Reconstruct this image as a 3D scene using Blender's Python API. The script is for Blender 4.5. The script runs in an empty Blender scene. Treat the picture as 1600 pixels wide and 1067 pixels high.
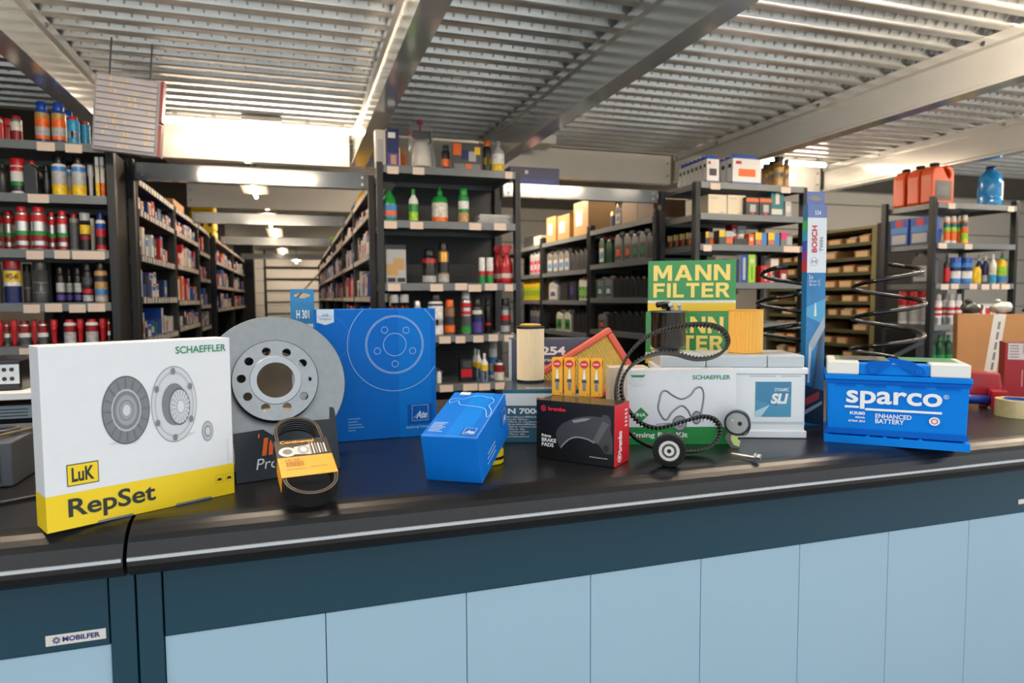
import bpy, math, random
from mathutils import Vector, Matrix
random.seed(7)
PI = math.pi
SC = bpy.context.scene
COL = SC.collection

# ------------------------------------------------------------------ camera
CAM_Z = 1.34
FPX = 1043.0
_yaw, _pit, _rol = math.radians(17.95), math.radians(3.695), math.radians(-0.308)
FWD = Vector((math.sin(_yaw)*math.cos(_pit), math.cos(_yaw)*math.cos(_pit), -math.sin(_pit)))
_r = Vector((math.cos(_yaw), -math.sin(_yaw), 0)); _u = _r.cross(FWD)
RGT = _r*math.cos(_rol) + _u*math.sin(_rol); UPV = RGT.cross(FWD)
cd = bpy.data.cameras.new('camera'); cam = bpy.data.objects.new('camera', cd); COL.objects.link(cam)
cam.matrix_world = Matrix(((RGT.x, UPV.x, -FWD.x, 0), (RGT.y, UPV.y, -FWD.y, 0), (RGT.z, UPV.z, -FWD.z, CAM_Z), (0, 0, 0, 1)))
cd.sensor_width = 36.0; cd.lens = FPX/1600*36.0; cd.clip_start = 0.02; cd.clip_end = 200
cd.dof.use_dof = True; cd.dof.focus_distance = 1.25; cd.dof.aperture_fstop = 5.0
SC.camera = cam
# ------------------------------------------------------------------ daylight from the open front, exposure
W = bpy.data.worlds.new('daylight'); SC.world = W; W.use_nodes = True
_bg = W.node_tree.nodes['Background']; _bg.inputs[0].default_value = (0.90, 0.96, 1.0, 1); _bg.inputs[1].default_value = 0.94
SC.view_settings.view_transform = 'Standard'; SC.view_settings.look = 'None'
SC.view_settings.exposure = 0.55; SC.view_settings.gamma = 1.0; SC.view_settings.use_curve_mapping = False
TUBE_W = 155.0      # emission of the fluorescent tubes

# ------------------------------------------------------------------ measuring: a pixel of the photograph to a point on a plane
def _ray(u, v): return FWD + RGT*((u-800)/FPX) - UPV*((v-533.5)/FPX)
def atY(u, v, y): r = _ray(u, v); return Vector((0, 0, CAM_Z)) + r*(y/r.y)
def atX(u, v, x): r = _ray(u, v); return Vector((0, 0, CAM_Z)) + r*(x/r.x)
def atZ(u, v, z=1.0): r = _ray(u, v); return Vector((0, 0, CAM_Z)) + r*((z-CAM_Z)/r.z)
def depth(p): return (Vector(p)-Vector((0, 0, CAM_Z))).dot(FWD)

# ------------------------------------------------------------------ materials
_M = {}
def lin(c): c /= 255.0; return c/12.92 if c <= .04045 else ((c+.055)/1.055)**2.4
def mat(rgb, rough=.45, metal=0.0, noise=0.0, scale=30.0, bump=0.0, emit=0.0, trans=0.0, alpha=1.0, coat=0.0, spec=.5):
    key = (spec, rgb, rough, metal, noise, scale, bump, emit, trans, alpha, coat)
    if key in _M: return _M[key]
    m = bpy.data.materials.new('paint_%02x%02x%02x' % tuple(int(c) for c in rgb)); m.use_nodes = True
    nt = m.node_tree; b = nt.nodes['Principled BSDF']
    col = (lin(rgb[0]), lin(rgb[1]), lin(rgb[2]), 1)
    b.inputs['Base Color'].default_value = col
    b.inputs['Roughness'].default_value = rough; b.inputs['Metallic'].default_value = metal
    b.inputs['Specular IOR Level'].default_value = spec
    if coat: b.inputs['Coat Weight'].default_value = coat; b.inputs['Coat Roughness'].default_value = .08
    if trans: b.inputs['Transmission Weight'].default_value = trans; b.inputs['IOR'].default_value = 1.3
    if alpha < 1: b.inputs['Alpha'].default_value = alpha
    if emit:
        b.inputs['Emission Color'].default_value = col; b.inputs['Emission Strength'].default_value = emit
    if noise or bump:
        tc = nt.nodes.new('ShaderNodeTexCoord'); nz = nt.nodes.new('ShaderNodeTexNoise')
        nz.inputs['Scale'].default_value = scale; nz.inputs['Detail'].default_value = 4
        nt.links.new(tc.outputs['Object'], nz.inputs['Vector'])
        if noise:
            rp = nt.nodes.new('ShaderNodeValToRGB')
            rp.color_ramp.elements[0].position = .3; rp.color_ramp.elements[1].position = .7
            rp.color_ramp.elements[0].color = tuple(c*(1-noise) for c in col[:3])+(1,)
            rp.color_ramp.elements[1].color = tuple(min(1, c*(1+noise)) for c in col[:3])+(1,)
            nt.links.new(nz.outputs['Fac'], rp.inputs['Fac']); nt.links.new(rp.outputs['Color'], b.inputs['Base Color'])
        if bump:
            bp = nt.nodes.new('ShaderNodeBump'); bp.inputs['Strength'].default_value = bump; bp.inputs['Distance'].default_value = .002
            nt.links.new(nz.outputs['Fac'], bp.inputs['Height']); nt.links.new(bp.outputs['Normal'], b.inputs['Normal'])
    _M[key] = m; return m
CN = dict(red=(190, 22, 34), dred=(140, 14, 24), white=(232, 232, 230), off=(214, 210, 200), black=(16, 16, 18), char=(38, 40, 43), grey=(120, 122, 124), lgrey=(176, 178, 180),
          dgrey=(70, 72, 75), silver=(190, 190, 190), blue=(16, 74, 170), navy=(18, 34, 92), lblue=(60, 130, 200), cyan=(40, 150, 200), yellow=(244, 196, 30), orange=(232, 104, 28), green=(30, 140, 60),
          lime=(150, 205, 40), teal=(20, 110, 120), gold=(176, 138, 70), tan=(190, 150, 96), kraft=(182, 138, 88), brown=(120, 84, 54), cream=(228, 216, 190), pink=(214, 40, 110), purple=(80, 60, 150), dgreen=(16, 70, 44))
def cm(n, rough=.4, metal=0.0):
    if n == 'silver': return mat(CN['silver'], .3, .85)
    if n == 'gold': return mat(CN['gold'], .35, .6)
    return mat(CN[n], rough, metal) if isinstance(n, str) else mat(n, rough, metal)
RACK = mat((36, 40, 44), .5, 0, .06, 12)
RACKL = mat((112, 118, 122), .42, .1, .05, 12)          # grey shelf lips
GALV = mat((222, 224, 224), .3, .8, .08, 9)
GALVD = mat((150, 152, 152), .34, .95, .12, 7)
BEAMP = mat((218, 218, 214), .15, .35, .03, 5, coat=.4)
PORTAL = mat((128, 138, 146), .16, .1, .04, 6, coat=.6)
TAG = mat((226, 206, 190), .5)
TAGW = mat((222, 216, 208), .5)
CARDW = mat((232, 233, 236), .42, 0, .015, 40)

# ------------------------------------------------------------------ mesh helpers
def MESH(name, V, F, mats, mi=None, smooth=False):
    me = bpy.data.meshes.new(name); me.from_pydata([tuple(v) for v in V], [], F)
    if not isinstance(mats, (list, tuple)): mats = [mats]
    for m in mats: me.materials.append(m)
    if mi: me.polygons.foreach_set('material_index', mi)
    if smooth: me.polygons.foreach_set('use_smooth', [True]*len(me.polygons))
    me.update(); return me
def OBJ(name, me, parent=None, loc=(0, 0, 0), rot=(0, 0, 0), bevel=0.0, auto=False):
    o = bpy.data.objects.new(name, me); COL.objects.link(o); o.location = loc; o.rotation_euler = rot
    if parent: o.parent = parent
    if bevel:
        b = o.modifiers.new('b', 'BEVEL'); b.width = bevel; b.segments = 2; b.limit_method = 'ANGLE'; b.angle_limit = math.radians(50)
    return o
def thing(name, label, cat, loc=(0, 0, 0), rot=(0, 0, 0), group=None):
    o = bpy.data.objects.new(name, None); o.empty_display_size = .05; COL.objects.link(o)
    o.location = loc; o.rotation_euler = rot; o['label'] = label; o['category'] = cat
    if group: o['group'] = group
    return o
def tag(o, label, cat, group=None):
    o['label'] = label; o['category'] = cat
    if group: o['group'] = group
    return o
def struct(o, label=None):
    o['kind'] = 'structure'
    if label: o['label'] = label
    return o
class B:                                   # collects pieces of ONE part
    def __init__(s): s.V = []; s.F = []; s.I = []
    def add(s, V, F, i=0):
        n = len(s.V); s.V += [tuple(v) for v in V]; s.F += [tuple(k+n for k in f) for f in F]
        s.I += (i if isinstance(i, list) else [i]*len(F)); return s
    def box(s, x0, x1, y0, y1, z0, z1, i=0):
        V = [(x0, y0, z0), (x1, y0, z0), (x1, y1, z0), (x0, y1, z0), (x0, y0, z1), (x1, y0, z1), (x1, y1, z1), (x0, y1, z1)]
        return s.add(V, [(0, 1, 5, 4), (1, 2, 6, 5), (2, 3, 7, 6), (3, 0, 4, 7), (4, 5, 6, 7), (3, 2, 1, 0)], i)   # front right back left top bottom
    def lathe(s, prof, n=20, c=(0, 0, 0), ax='z', seg=None, ring=False):
        V = []; F = []; I = []; m = len(prof)
        for r, z in prof:
            for k in range(n):
                a = 2*PI*k/n; x, y = r*math.cos(a), r*math.sin(a)
                p = (x, y, z) if ax == 'z' else ((x, -z, y) if ax == 'y' else (z, x, y))
                V.append((p[0]+c[0], p[1]+c[1], p[2]+c[2]))
        for j in range(m-1 if not ring else m):
            for k in range(n):
                a, b = j*n+k, j*n+(k+1) % n; j2 = (j+1) % m; c2, d = j2*n+(k+1) % n, j2*n+k
                F.append((a, b, c2, d)); I.append(seg[j] if seg else 0)
        return s.add(V, F, I)
    def prism(s, poly, y0, y1, i=0):        # outline in xz, extruded along y
        n = len(poly); V = [(x, y0, z) for x, z in poly]+[(x, y1, z) for x, z in poly]
        F = [tuple(range(n)), tuple(range(2*n-1, n-1, -1))]+[(k, k+n, (k+1) % n+n, (k+1) % n) for k in range(n)]
        return s.add(V, F, i)
    def tube(s, P, r, n=8, closed=False, i=0):
        P = [Vector(p) for p in P]; m = len(P); V = []; F = []
        up = Vector((0, 0, 1))
        for k in range(m):
            t = (P[(k+1) % m]-P[k-1]) if (closed or 0 < k < m-1) else (P[1]-P[0] if k == 0 else P[-1]-P[-2])
            t.normalize(); a = t.cross(up)
            if a.length < 1e-3: a = t.cross(Vector((1, 0, 0)))
            a.normalize(); b = a.cross(t)
            for q in range(n):
                w = 2*PI*q/n; V.append(P[k]+a*(r*math.cos(w))+b*(r*math.sin(w)))
        for k in range(m if closed else m-1):
            for q in range(n):
                k2 = (k+1) % m; F.append((k*n+q, k*n+(q+1) % n, k2*n+(q+1) % n, k2*n+q))
        if not closed: F += [tuple(range(n-1, -1, -1)), tuple(range((m-1)*n, m*n))]
        return s.add(V, F, i)
    def me(s, name, mats, smooth=False): return MESH(name, s.V, s.F, mats, s.I if isinstance(mats, (list, tuple)) else None, smooth)
    def obj(s, name, mats, parent=None, smooth=False, **k): return OBJ(name, s.me(name, mats, smooth), parent, **k)
def spline(P, n=8, closed=True):
    out = []; m = len(P); P = [Vector(p) for p in P]
    for k in range(m if closed else m-1):
        if closed: a, b, c, d = P[k-1], P[k], P[(k+1) % m], P[(k+2) % m]
        else: a, b, c, d = P[max(k-1, 0)], P[k], P[k+1], P[min(k+2, m-1)]
        for q in range(n):
            t = q/n; out.append(.5*((2*b)+(c-a)*t+(2*a-5*b+4*c-d)*t*t+(3*b-a-3*c+d)*t**3))
    if not closed: out.append(P[-1])
    return out

# ------------------------------------------------------------------ flat print on faces
_T = {}
def text2d(s, bold=0.0, shear=0.0):
    k = (s, bold, shear)
    if k in _T: return _T[k]
    cu = bpy.data.curves.new('lettering', 'FONT'); cu.body = s; cu.size = 1; cu.offset = bold; cu.shear = shear; cu.resolution_u = 4
    o = bpy.data.objects.new('lettering', cu); me = o.to_mesh()
    V = [(v.co.x, v.co.y) for v in me.vertices]; F = [tuple(p.vertices) for p in me.polygons]
    o.to_mesh_clear(); bpy.data.objects.remove(o); bpy.data.curves.remove(cu)
    xs = [v[0] for v in V] or [0]; ys = [v[1] for v in V] or [0]
    x0, x1, y0, y1 = min(xs), max(xs), min(ys), max(ys)
    _T[k] = ([((x-x0)/max(x1-x0, 1e-6), (y-y0)/max(y1-y0, 1e-6)) for x, y in V], F); return _T[k]
class Face:                                # face of a box thing; a,b run 0..1 from its lower left corner
    def __init__(s, root, side, w, d, h):
        s.root = root; s.side = side; s.w, s.d, s.h = w, d, h; s.n = 0
        s.W = w if side in ('front', 'top') else d; s.H = d if side == 'top' else h
    def m(s, a, b, off):
        a *= s.W; b *= s.H
        if s.side == 'front': return (a, -off, b)
        if s.side == 'right': return (s.w+off, a, b)
        if s.side == 'top': return (a, b, s.h+off)
        return (-off, s.d-a, b)
    def put(s, V, F, m, name, lay=1):
        s.n += 1; off = .0003*lay
        return OBJ(name, MESH(name, [s.m(a, b, off) for a, b in V], F, m), s.root)
    def text(s, t, a0, b0, a1, b1, m, bold=0.0, shear=0.0, up=0, lay=4, name='lettering'):
        V, F = text2d(t, bold, shear)
        if up: V = [(a1-(a1-a0)*y, b0+(b1-b0)*x) for x, y in V]
        else: V = [(a0+(a1-a0)*x, b0+(b1-b0)*y) for x, y in V]
        return s.put(V, F, m, name, lay)
    def rect(s, a0, b0, a1, b1, m, lay=1, name='printed_field'): return s.put([(a0, b0), (a1, b0), (a1, b1), (a0, b1)], [(0, 1, 2, 3)], m, name, lay)
    def poly(s, P, m, lay=2, name='printed_shape'): return s.put(P, [tuple(range(len(P)))], m, name, lay)
    def disc(s, ca, cb, ra, rb, m, lay=2, inner=0.0, rot=0.0, name='printed_disc', n=40):
        V = []; F = []
        for k in range(n):
            x, y = math.cos(2*PI*k/n), math.sin(2*PI*k/n)
            for q in ((1.0, inner) if inner else (1.0,)):
                px, py = x*ra*q, y*rb*q
                V.append((ca+px*math.cos(rot)-py*math.sin(rot), cb+px*math.sin(rot)+py*math.cos(rot)))
        if inner: F = [(2*k, 2*((k+1) % n), 2*((k+1) % n)+1, 2*k+1) for k in range(n)]
        else: F = [tuple(range(n))]
        return s.put(V, F, m, name, lay)
    def line(s, P, wd, m, lay=3, closed=False, name='printed_line'):   # wd in metres
        Q = [(a*s.W, b*s.H) for a, b in P]; n = len(Q); V = []; F = []
        for k in range(n):
            p0 = Q[k-1] if (k or closed) else Q[0]; p1 = Q[(k+1) % n] if (k < n-1 or closed) else Q[-1]
            tx, ty = p1[0]-p0[0], p1[1]-p0[1]; L = math.hypot(tx, ty) or 1; nx, ny = -ty/L*wd/2, tx/L*wd/2
            V += [((Q[k][0]+nx)/s.W, (Q[k][1]+ny)/s.H), ((Q[k][0]-nx)/s.W, (Q[k][1]-ny)/s.H)]
        for k in range(n if closed else n-1):
            j = (k+1) % n; F.append((2*k, 2*k+1, 2*j+1, 2*j))
        return s.put(V, F, m, name, lay)
def carton(name, label, cat, x, y, z, yaw, w, d, h, mats, tilt=0.0, bevel=.0012, group=None):
    """box thing with its front lower left corner at x,y,z; mats = one or (front,right,back,left,top,bottom)"""
    r = thing(name, label, cat, (x, y, z), (math.radians(tilt), 0, math.radians(yaw)), group)
    r.rotation_euler = (Matrix.Rotation(math.radians(yaw), 3, 'Z') @ Matrix.Rotation(math.radians(tilt), 3, 'X')).to_euler()
    b = B().box(0, w, 0, d, 0, h, [0, 1, 2, 3, 4, 5])
    if not isinstance(mats, (list, tuple)): mats = [mats]*6
    bo = b.obj('carton_body', list(mats), r, bevel=bevel)
    return r, (lambda side: Face(bo, side, w, d, h))
# ================================================================== the setting
CONC = mat((84, 83, 81), .35, 0, .12, 3, .1)
o = struct(B().box(-6, 14, .3, 19, -.1, 0).obj('floor', CONC))
o = struct(B().box(-25, 35, -40, .298, -.1, -.002).obj('ground', mat((206, 204, 198), .6, 0, .06, 2)))
WALLP = mat((196, 194, 188), .5, 0, .03, 3)
def panelled_wall(name, along, c, a0, a1, H, n, face):
    """wall of wide horizontal cladding panels, each a part"""
    e = bpy.data.objects.new(name, None); COL.objects.link(e); e['kind'] = 'structure'
    ph = H/n
    for k in range(n):
        z0, z1 = k*ph+.004, (k+1)*ph-.004
        b = B()
        if along == 'x': b.box(a0, a1, c, c+.08, z0, z1)
        else: b.box(c, c+.08, a0, a1, z0, z1)
        b.obj('wall_panel', WALLP, e, bevel=.006)
    b = B(); g = .02
    if along == 'x': b.box(a0, a1, c+g, c+.07, 0, H)
    else: b.box(c+g if face > 0 else c+.01, c+.07 if face > 0 else c+.06, a0, a1, 0, H)
    b.obj('wall_core', mat((90, 90, 88), .6), e)
panelled_wall('wall_back', 'x', 8.7, 1.5, 4.1, 3.0, 10, -1)
panelled_wall('wall_back_right', 'x', 6.25, 4.2, 13, 3.0, 10, -1)
panelled_wall('wall_return', 'y', 4.11, 6.25, 8.78, 3.0, 10, 1)
panelled_wall('wall_aisle_end', 'x', 17.6, -4.3, 1.5, 3.0, 10, -1)
panelled_wall('wall_left', 'y', -4.4, .3, 17.6, 3.0, 10, 1)
panelled_wall('wall_right', 'y', 13.0, .3, 6.3, 3.0, 10, -1)
panelled_wall('wall_partition', 'y', 1.5, 8.78, 17.6, 3.0, 10, 1)

# mezzanine deck: plate and pressed ribs, each rib its own piece
DECK_Z = 2.5
ceil = bpy.data.objects.new('ceiling', None); COL.objects.link(ceil); ceil['kind'] = 'structure'
B().box(-4.32, 13, .5, 17.6, 2.565, 2.60).obj('deck_plate', mat((84, 82, 79), .5, .4, .12, 3), ceil)  # plate colour darkened to stand for shade between the ribs
def rib_mesh(x0, x1):
    t = B(); b = B(); pr = [(-.050, .065), (-.026, .005), (-.020, 0), (.020, 0), (.026, .005), (.050, .065)]
    V = [(x0, y, z) for y, z in pr]+[(x1, y, z) for y, z in pr]; n = len(pr)
    b.add(V, [(k, k+1, k+1+n, k+n) for k in range(n-1)])
    x = x0+.03
    while x < x1-.02:                       # pressed teeth along the near flank of the rib
        t.add([(x-.0038, -.030, .016), (x+.0038, -.030, .016), (x+.0030, -.058, .036), (x-.0030, -.058, .036), (x-.0025, -.054, .062), (x+.0025, -.054, .062)],
              [(0, 1, 2, 3), (3, 2, 5, 4), (1, 5, 2), (0, 3, 4)])
        x += .058
    return b.me('deck_rib', GALV), t.me('pressed_teeth', mat((246, 246, 244), .5, 0))  # teeth coloured white in place of the highlights on bare steel
rm = rib_mesh(-4.3, 9.0)
for k in range(32):
    y = .72+k*.1325
    if y < 4.87: OBJ('pressed_teeth', rm[1], OBJ('deck_rib', rm[0], ceil, (0, y, DECK_Z)))['kind'] = 'stuff'
rm2 = rib_mesh(-1.0, 1.4)
for k in range(70):
    y = 5.15+k*.1325
    if y < 14: OBJ('deck_rib', rm2[0], ceil, (0, y, DECK_Z))

# joists under the deck
def joist(label, x, y0=.55, y1=4.88, w=.098, h=.222):
    pts = [(0, 0), (w, 0), (w, .012), (w-.016, .024), (w-.016, .170), (w, .182), (w, h), (0, h), (0, .182), (.016, .170), (.016, .024), (0, .012)]
    j = thing('deck_joist', label, 'beam', (x, 0, DECK_Z-h))
    B().prism(pts, y0, y1).obj('web', BEAMP, j)
    bb = B()
    for yy in (y1-.05, y1-.6, y1-1.6, y1-2.6):
        for xx in (-.004, w):
            bb.lathe([(0, -.006), (.011, -.006), (.011, .0), (0, .0)], 8, (xx+.004, yy, .196), 'x')
    bb.obj('bolt', GALVD, j)
joist('grey steel ceiling joist above the leftmost can rack', -1.045)
joist('grey steel ceiling joist running to the top of the central rack', .398)
joist('grey steel ceiling joist with bright stripe reflections right of the central rack', 1.327)
joist('wide pale steel ceiling joist passing above the bulb rack', 2.98)
joist('pale steel ceiling joist above the orange canisters', 4.498)

def cross_beam(name, label, x0, x1, y, z0, z1, m, t=.07):
    h = z1-z0
    b = B(); pts = [(0, 0), (t, 0), (t, .012), (.012, .014), (.012, h-.014), (t, h-.012), (t, h), (0, h)]
    V = [(x0, y+p, z0+q) for p, q in pts]+[(x1, y+p, z0+q) for p, q in pts]; n = len(pts)
    b.add(V, [tuple(range(n)), tuple(range(2*n-1, n-1, -1))]+[(k, (k+1) % n, (k+1) % n+n, k+n) for k in range(n)])
    r = thing(name, label, 'beam'); b.obj('channel', m, r)
    e = B()
    for xx in (x0+.004, x1-.064):
        e.box(xx, xx+.06, y-.006, y-.0005, z0+h*.08, z1-h*.08)
    e2 = B()
    for xx in (x0+.034, x1-.034):
        for zz in (.28, .72): e2.lathe([(0, .007), (.010, .006), (.010, 0)], 10, (xx, y-.006, z0+h*zz), 'y')
    e.obj('end_plate', m, r); e2.obj('bolt', GALVD, r)
    return r
TB = mat((206, 206, 202), .28, .05, .02, 4, coat=.3)
cross_beam('transverse_beam', 'white deep cross beam behind the fluorescent tube', -.93, .39, 4.90, 2.272, 2.5, TB)
cross_beam('transverse_beam', 'pale deep cross beam above the oil aisle', .50, 2.97, 4.90, 2.272, 2.5, TB)
cross_beam('transverse_beam', 'pale deep cross beam lit by the right fluorescent tube', 3.08, 4.49, 4.90, 2.272, 2.5, TB)
cross_beam('transverse_beam', 'second deep cross beam down the parts aisle', -1.0, .75, 7.4, 2.272, 2.5, TB)
cross_beam('transverse_beam', 'third deep cross beam far down the parts aisle', -1.0, .75, 11.2, 2.272, 2.5, TB)
cross_beam('rack_tie_beam', 'grey tie beam across the mouth of the parts aisle', -.79, .425, 4.0, 1.978, 2.066, PORTAL, .05)
cross_beam('rack_tie_beam', 'second grey tie beam across the parts aisle', -.79, .436, 6.1, 1.978, 2.066, PORTAL, .05)
cross_beam('rack_tie_beam', 'third grey tie beam across the parts aisle', -.79, .436, 8.35, 1.978, 2.066, PORTAL, .05)
cross_beam('rack_tie_beam', 'farthest grey tie beam across the parts aisle', -.79, .436, 11.3, 1.978, 2.066, PORTAL, .05)
cross_beam('rack_tie_beam', 'grey tie beam across the mouth of the oil aisle', 1.245, 2.325, 4.0, 1.973, 2.055, PORTAL, .05)

# fluorescent tubes
TUBE = mat((255, 232, 204), .4, emit=TUBE_W)
TUBE1 = mat((255, 232, 204), .4, emit=TUBE_W*.30)
def lamp_x(label, x0, x1, y, z, tm=None):
    r = thing('tube_light', label, 'lamp', ((x0+x1)/2, y, z)); h = (x1-x0)/2
    b = B().lathe([(0, -h), (.013, -h), (.013, h), (0, h)], 10, (0, 0, 0), 'x'); b.obj('tube', tm or TUBE, r, smooth=True)
    hm = mat((170, 170, 168), .4, .4)
    B().box(-h, h, -.02, .02, .018, .034).obj('rail', hm, r)
    B().box(-.12, .12, -.05, .03, .022, .054).obj('ballast_box', mat((128, 126, 122), .4, .3), r, bevel=.003)
    for xx in (-h+.06, -h*.5, h*.5, h-.06): B().box(xx-.012, xx+.012, -.015, .015, .034, .054).obj('clip', hm, r)
lamp_x('bright fluorescent tube left of the central rack, under the deck', -.735, .385, 4.62, 2.444, TUBE1)
lamp_x('bright fluorescent tube behind the bulb rack at right', 3.1, 4.28, 4.62, 2.444, TUBE1)
lamp_x('fluorescent tube above the counter, left bay', -.93, .20, 1.62, 2.42)
lamp_x('fluorescent tube above the counter, middle bay', 1.60, 2.80, 1.62, 2.444)
lamp_x('added unseen fluorescent tube above the counter, right bay', 3.25, 4.4, 1.62, 2.444)  # added beside the other two tubes, out of view
TUBE2 = mat((255, 226, 192), .4, emit=TUBE_W*.22)
def lamp_y(label, x, y0, y1, z, tm=None):
    r = thing('aisle_lamp', label, 'lamp', (x, (y0+y1)/2, z)); h = (y1-y0)/2
    B().lathe([(0, -h), (.015, -h), (.015, h), (0, h)], 10, (0, 0, 0), 'y').obj('tube', tm or TUBE2, r, smooth=True)
    B().box(-.1, .1, -h, h, .026, .06).obj('housing', mat((200, 196, 188), .4), r)
    for yy in (-h+.1, h-.1): B().box(-.006, .006, yy-.006, yy+.006, .06, (DECK_Z if x < 1.4 and y1 < 13.5 else 2.5645)-z-.0005).obj('hanger', RACK, r)
lamp_y('nearest lamp over the parts aisle', -.30, 5.2, 6.3, 2.235)
lamp_y('second lamp over the parts aisle', -.26, 7.65, 8.8, 2.235)
lamp_y('third lamp over the parts aisle', -.24, 9.3, 10.5, 2.235)
lamp_y('farthest lamp over the parts aisle', -.2, 12.8, 14.2, 2.235)
lamp_y('added hidden lamp brightening the oil aisle', 1.85, 5.3, 6.8, 2.43, TUBE)  # added behind the cross beam to brighten the interior
lamp_x('added out-of-view tube lighting the far right wall', 5.5, 6.9, 3.0, 2.444, mat((255, 232, 204), .4, emit=TUBE_W*1.8))  # strong tube added out of view to light the back wall
lamp_y('lamp in front of the far end wall of the parts aisle', .05, 15.9, 17.1, 2.235, TUBE)
B().box(1.62, 1.80, 4.50, 4.72, 2.435, 2.498).obj('junction_box', mat((214, 212, 206), .4), bevel=.004)
tag(bpy.data.objects['junction_box'], 'pale square junction box under the deck right of central rack', 'box')
# ================================================================== racks
FRONT = 3.55
def rack(label, x, y, rot, w, d, levels, H, tags=None, back=False, brace=None, side=False, lipm=None, tagrow=False, lip=.038):
    r = thing('storage_rack', label, 'rack', (x, y, 0), (0, 0, rot))
    up = B()
    for sx in (0, 1):
        for sy in (0, 1):
            b = B(); X0 = 0 if sx == 0 else w-.032; Y0 = 0 if sy == 0 else d-.04
            b.box(X0, X0+.032, Y0, Y0+.04, 0, H)
            b.box(X0+.004, X0+.012, Y0-.0025, Y0-.0002, 0.02, H-.01); b.box(X0+.020, X0+.028, Y0-.0025, Y0-.0002, .02, H-.01)
            b.obj('upright', RACK, r)
    for k, z in enumerate(levels):
        b = B(); b.box(.034, w-.034, .003, d-.003, z-.012, z, [0]*6); b.box(.034, w-.034, -.006, .0025, z-lip, z, 1)
        b.box(.034, w-.034, d-.012, d-.0035, z-lip, z-.0125, 0)
        b.box(.034, .046, .003, d-.013, z-lip, z-.0125); b.box(w-.046, w-.034, .003, d-.013, z-lip, z-.0125)
        sh = b.obj('shelf', [mat((112, 116, 118), .4, .2, .05, 10), lipm or RACKL], r)
        if tagrow:
            t = B(); q = .06
            while q < w-.08:
                wd = random.uniform(.035, .05); t.box(q, q+wd, -.0085, -.0063, z-lip+.002, z-.004+random.uniform(-.004, .003)); q += wd+random.uniform(.02, .05)
            t.obj('price_tags', TAGW, sh)['kind'] = 'stuff'
        if tags and k < len(tags):
            for (a, bb, dz) in tags[k]: B().box(a, bb, -.0085, -.0063, z-lip-.004+dz, z-.004+dz).obj('price_tag', TAG, sh)
    if back:
        B().box(.034, w-.034, d-.0025, d-.0005, .1, H-.03).obj('back_panel', BACKP, r)
    if side:
        for X0 in (.0325, w-.0345): B().box(X0, X0+.0012, .042, d-.042, .1, H-.02).obj('side_panel', mat((22, 24, 26), .75), r)
    if brace:
        for (xa, za, xb, zb) in brace:
            b = B(); yy = d-.030; L = math.hypot(xb-xa, zb-za); nx, nz = -(zb-za)/L*.016, (xb-xa)/L*.016
            b.prism([(xa+nx, za+nz), (xb+nx, zb+nz), (xb-nx, zb-nz), (xa-nx, za-nz)], yy, yy+.004); b.obj('cross_brace', RACKL, r)
    return r
def perforated():
    m = mat((33, 36, 40), .5, .1, .01, 5); m = m.copy(); nt = m.node_tree; b = nt.nodes['Principled BSDF']
    tc = nt.nodes.new('ShaderNodeTexCoord'); mp = nt.nodes.new('ShaderNodeMapping'); vo = nt.nodes.new('ShaderNodeTexVoronoi')
    mp.inputs['Scale'].default_value = (36, 0, 36); vo.inputs['Scale'].default_value = 1; vo.inputs['Randomness'].default_value = 0
    rp = nt.nodes.new('ShaderNodeValToRGB'); rp.color_ramp.elements[0].position = .16; rp.color_ramp.elements[1].position = .2
    rp.color_ramp.elements[0].color = (.0015, .0015, .0015, 1); rp.color_ramp.elements[1].color = (.012, .0135, .015, 1)
    nt.links.new(tc.outputs['Object'], mp.inputs['Vector']); nt.links.new(mp.outputs['Vector'], vo.inputs['Vector'])
    nt.links.new(vo.outputs['Distance'], rp.inputs['Fac']); nt.links.new(rp.outputs['Color'], b.inputs['Base Color']); return m
BACKP = perforated()

# ------------------------------------------------------------------ goods
ORD = ['leftmost', 'second from left', 'third from left', 'fourth from left', 'fifth from left', 'sixth from left', 'seventh from left', 'eighth from left', 'ninth from left', 'tenth from left']
PEND = []           # (order, root, desc, place)
def flush(word='left'):
    by = {}
    for k, r, d, p in PEND: by.setdefault((d, p), []).append((k, r))
    for (d, p), L in by.items():
        L.sort(key=lambda q: q[0])
        for n, (k, r) in enumerate(L):
            if len(L) == 1: r['label'] = '%s, %s' % (d, p)
            else:
                o = ORD[n] if n < 10 else '%dth from left' % (n+1)
                if word != 'left': o = o.replace('leftmost', 'nearest').replace('from left', 'from near end')
                r['label'] = '%s, %s, %s' % (d, o, p)
                r['group'] = '%s on %s' % (d, p)
    PEND.clear()
_MC = {}
def cached(key, fn):
    if key not in _MC: _MC[key] = fn()
    return _MC[key]
def q3(x): return round(x, 3)
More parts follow.
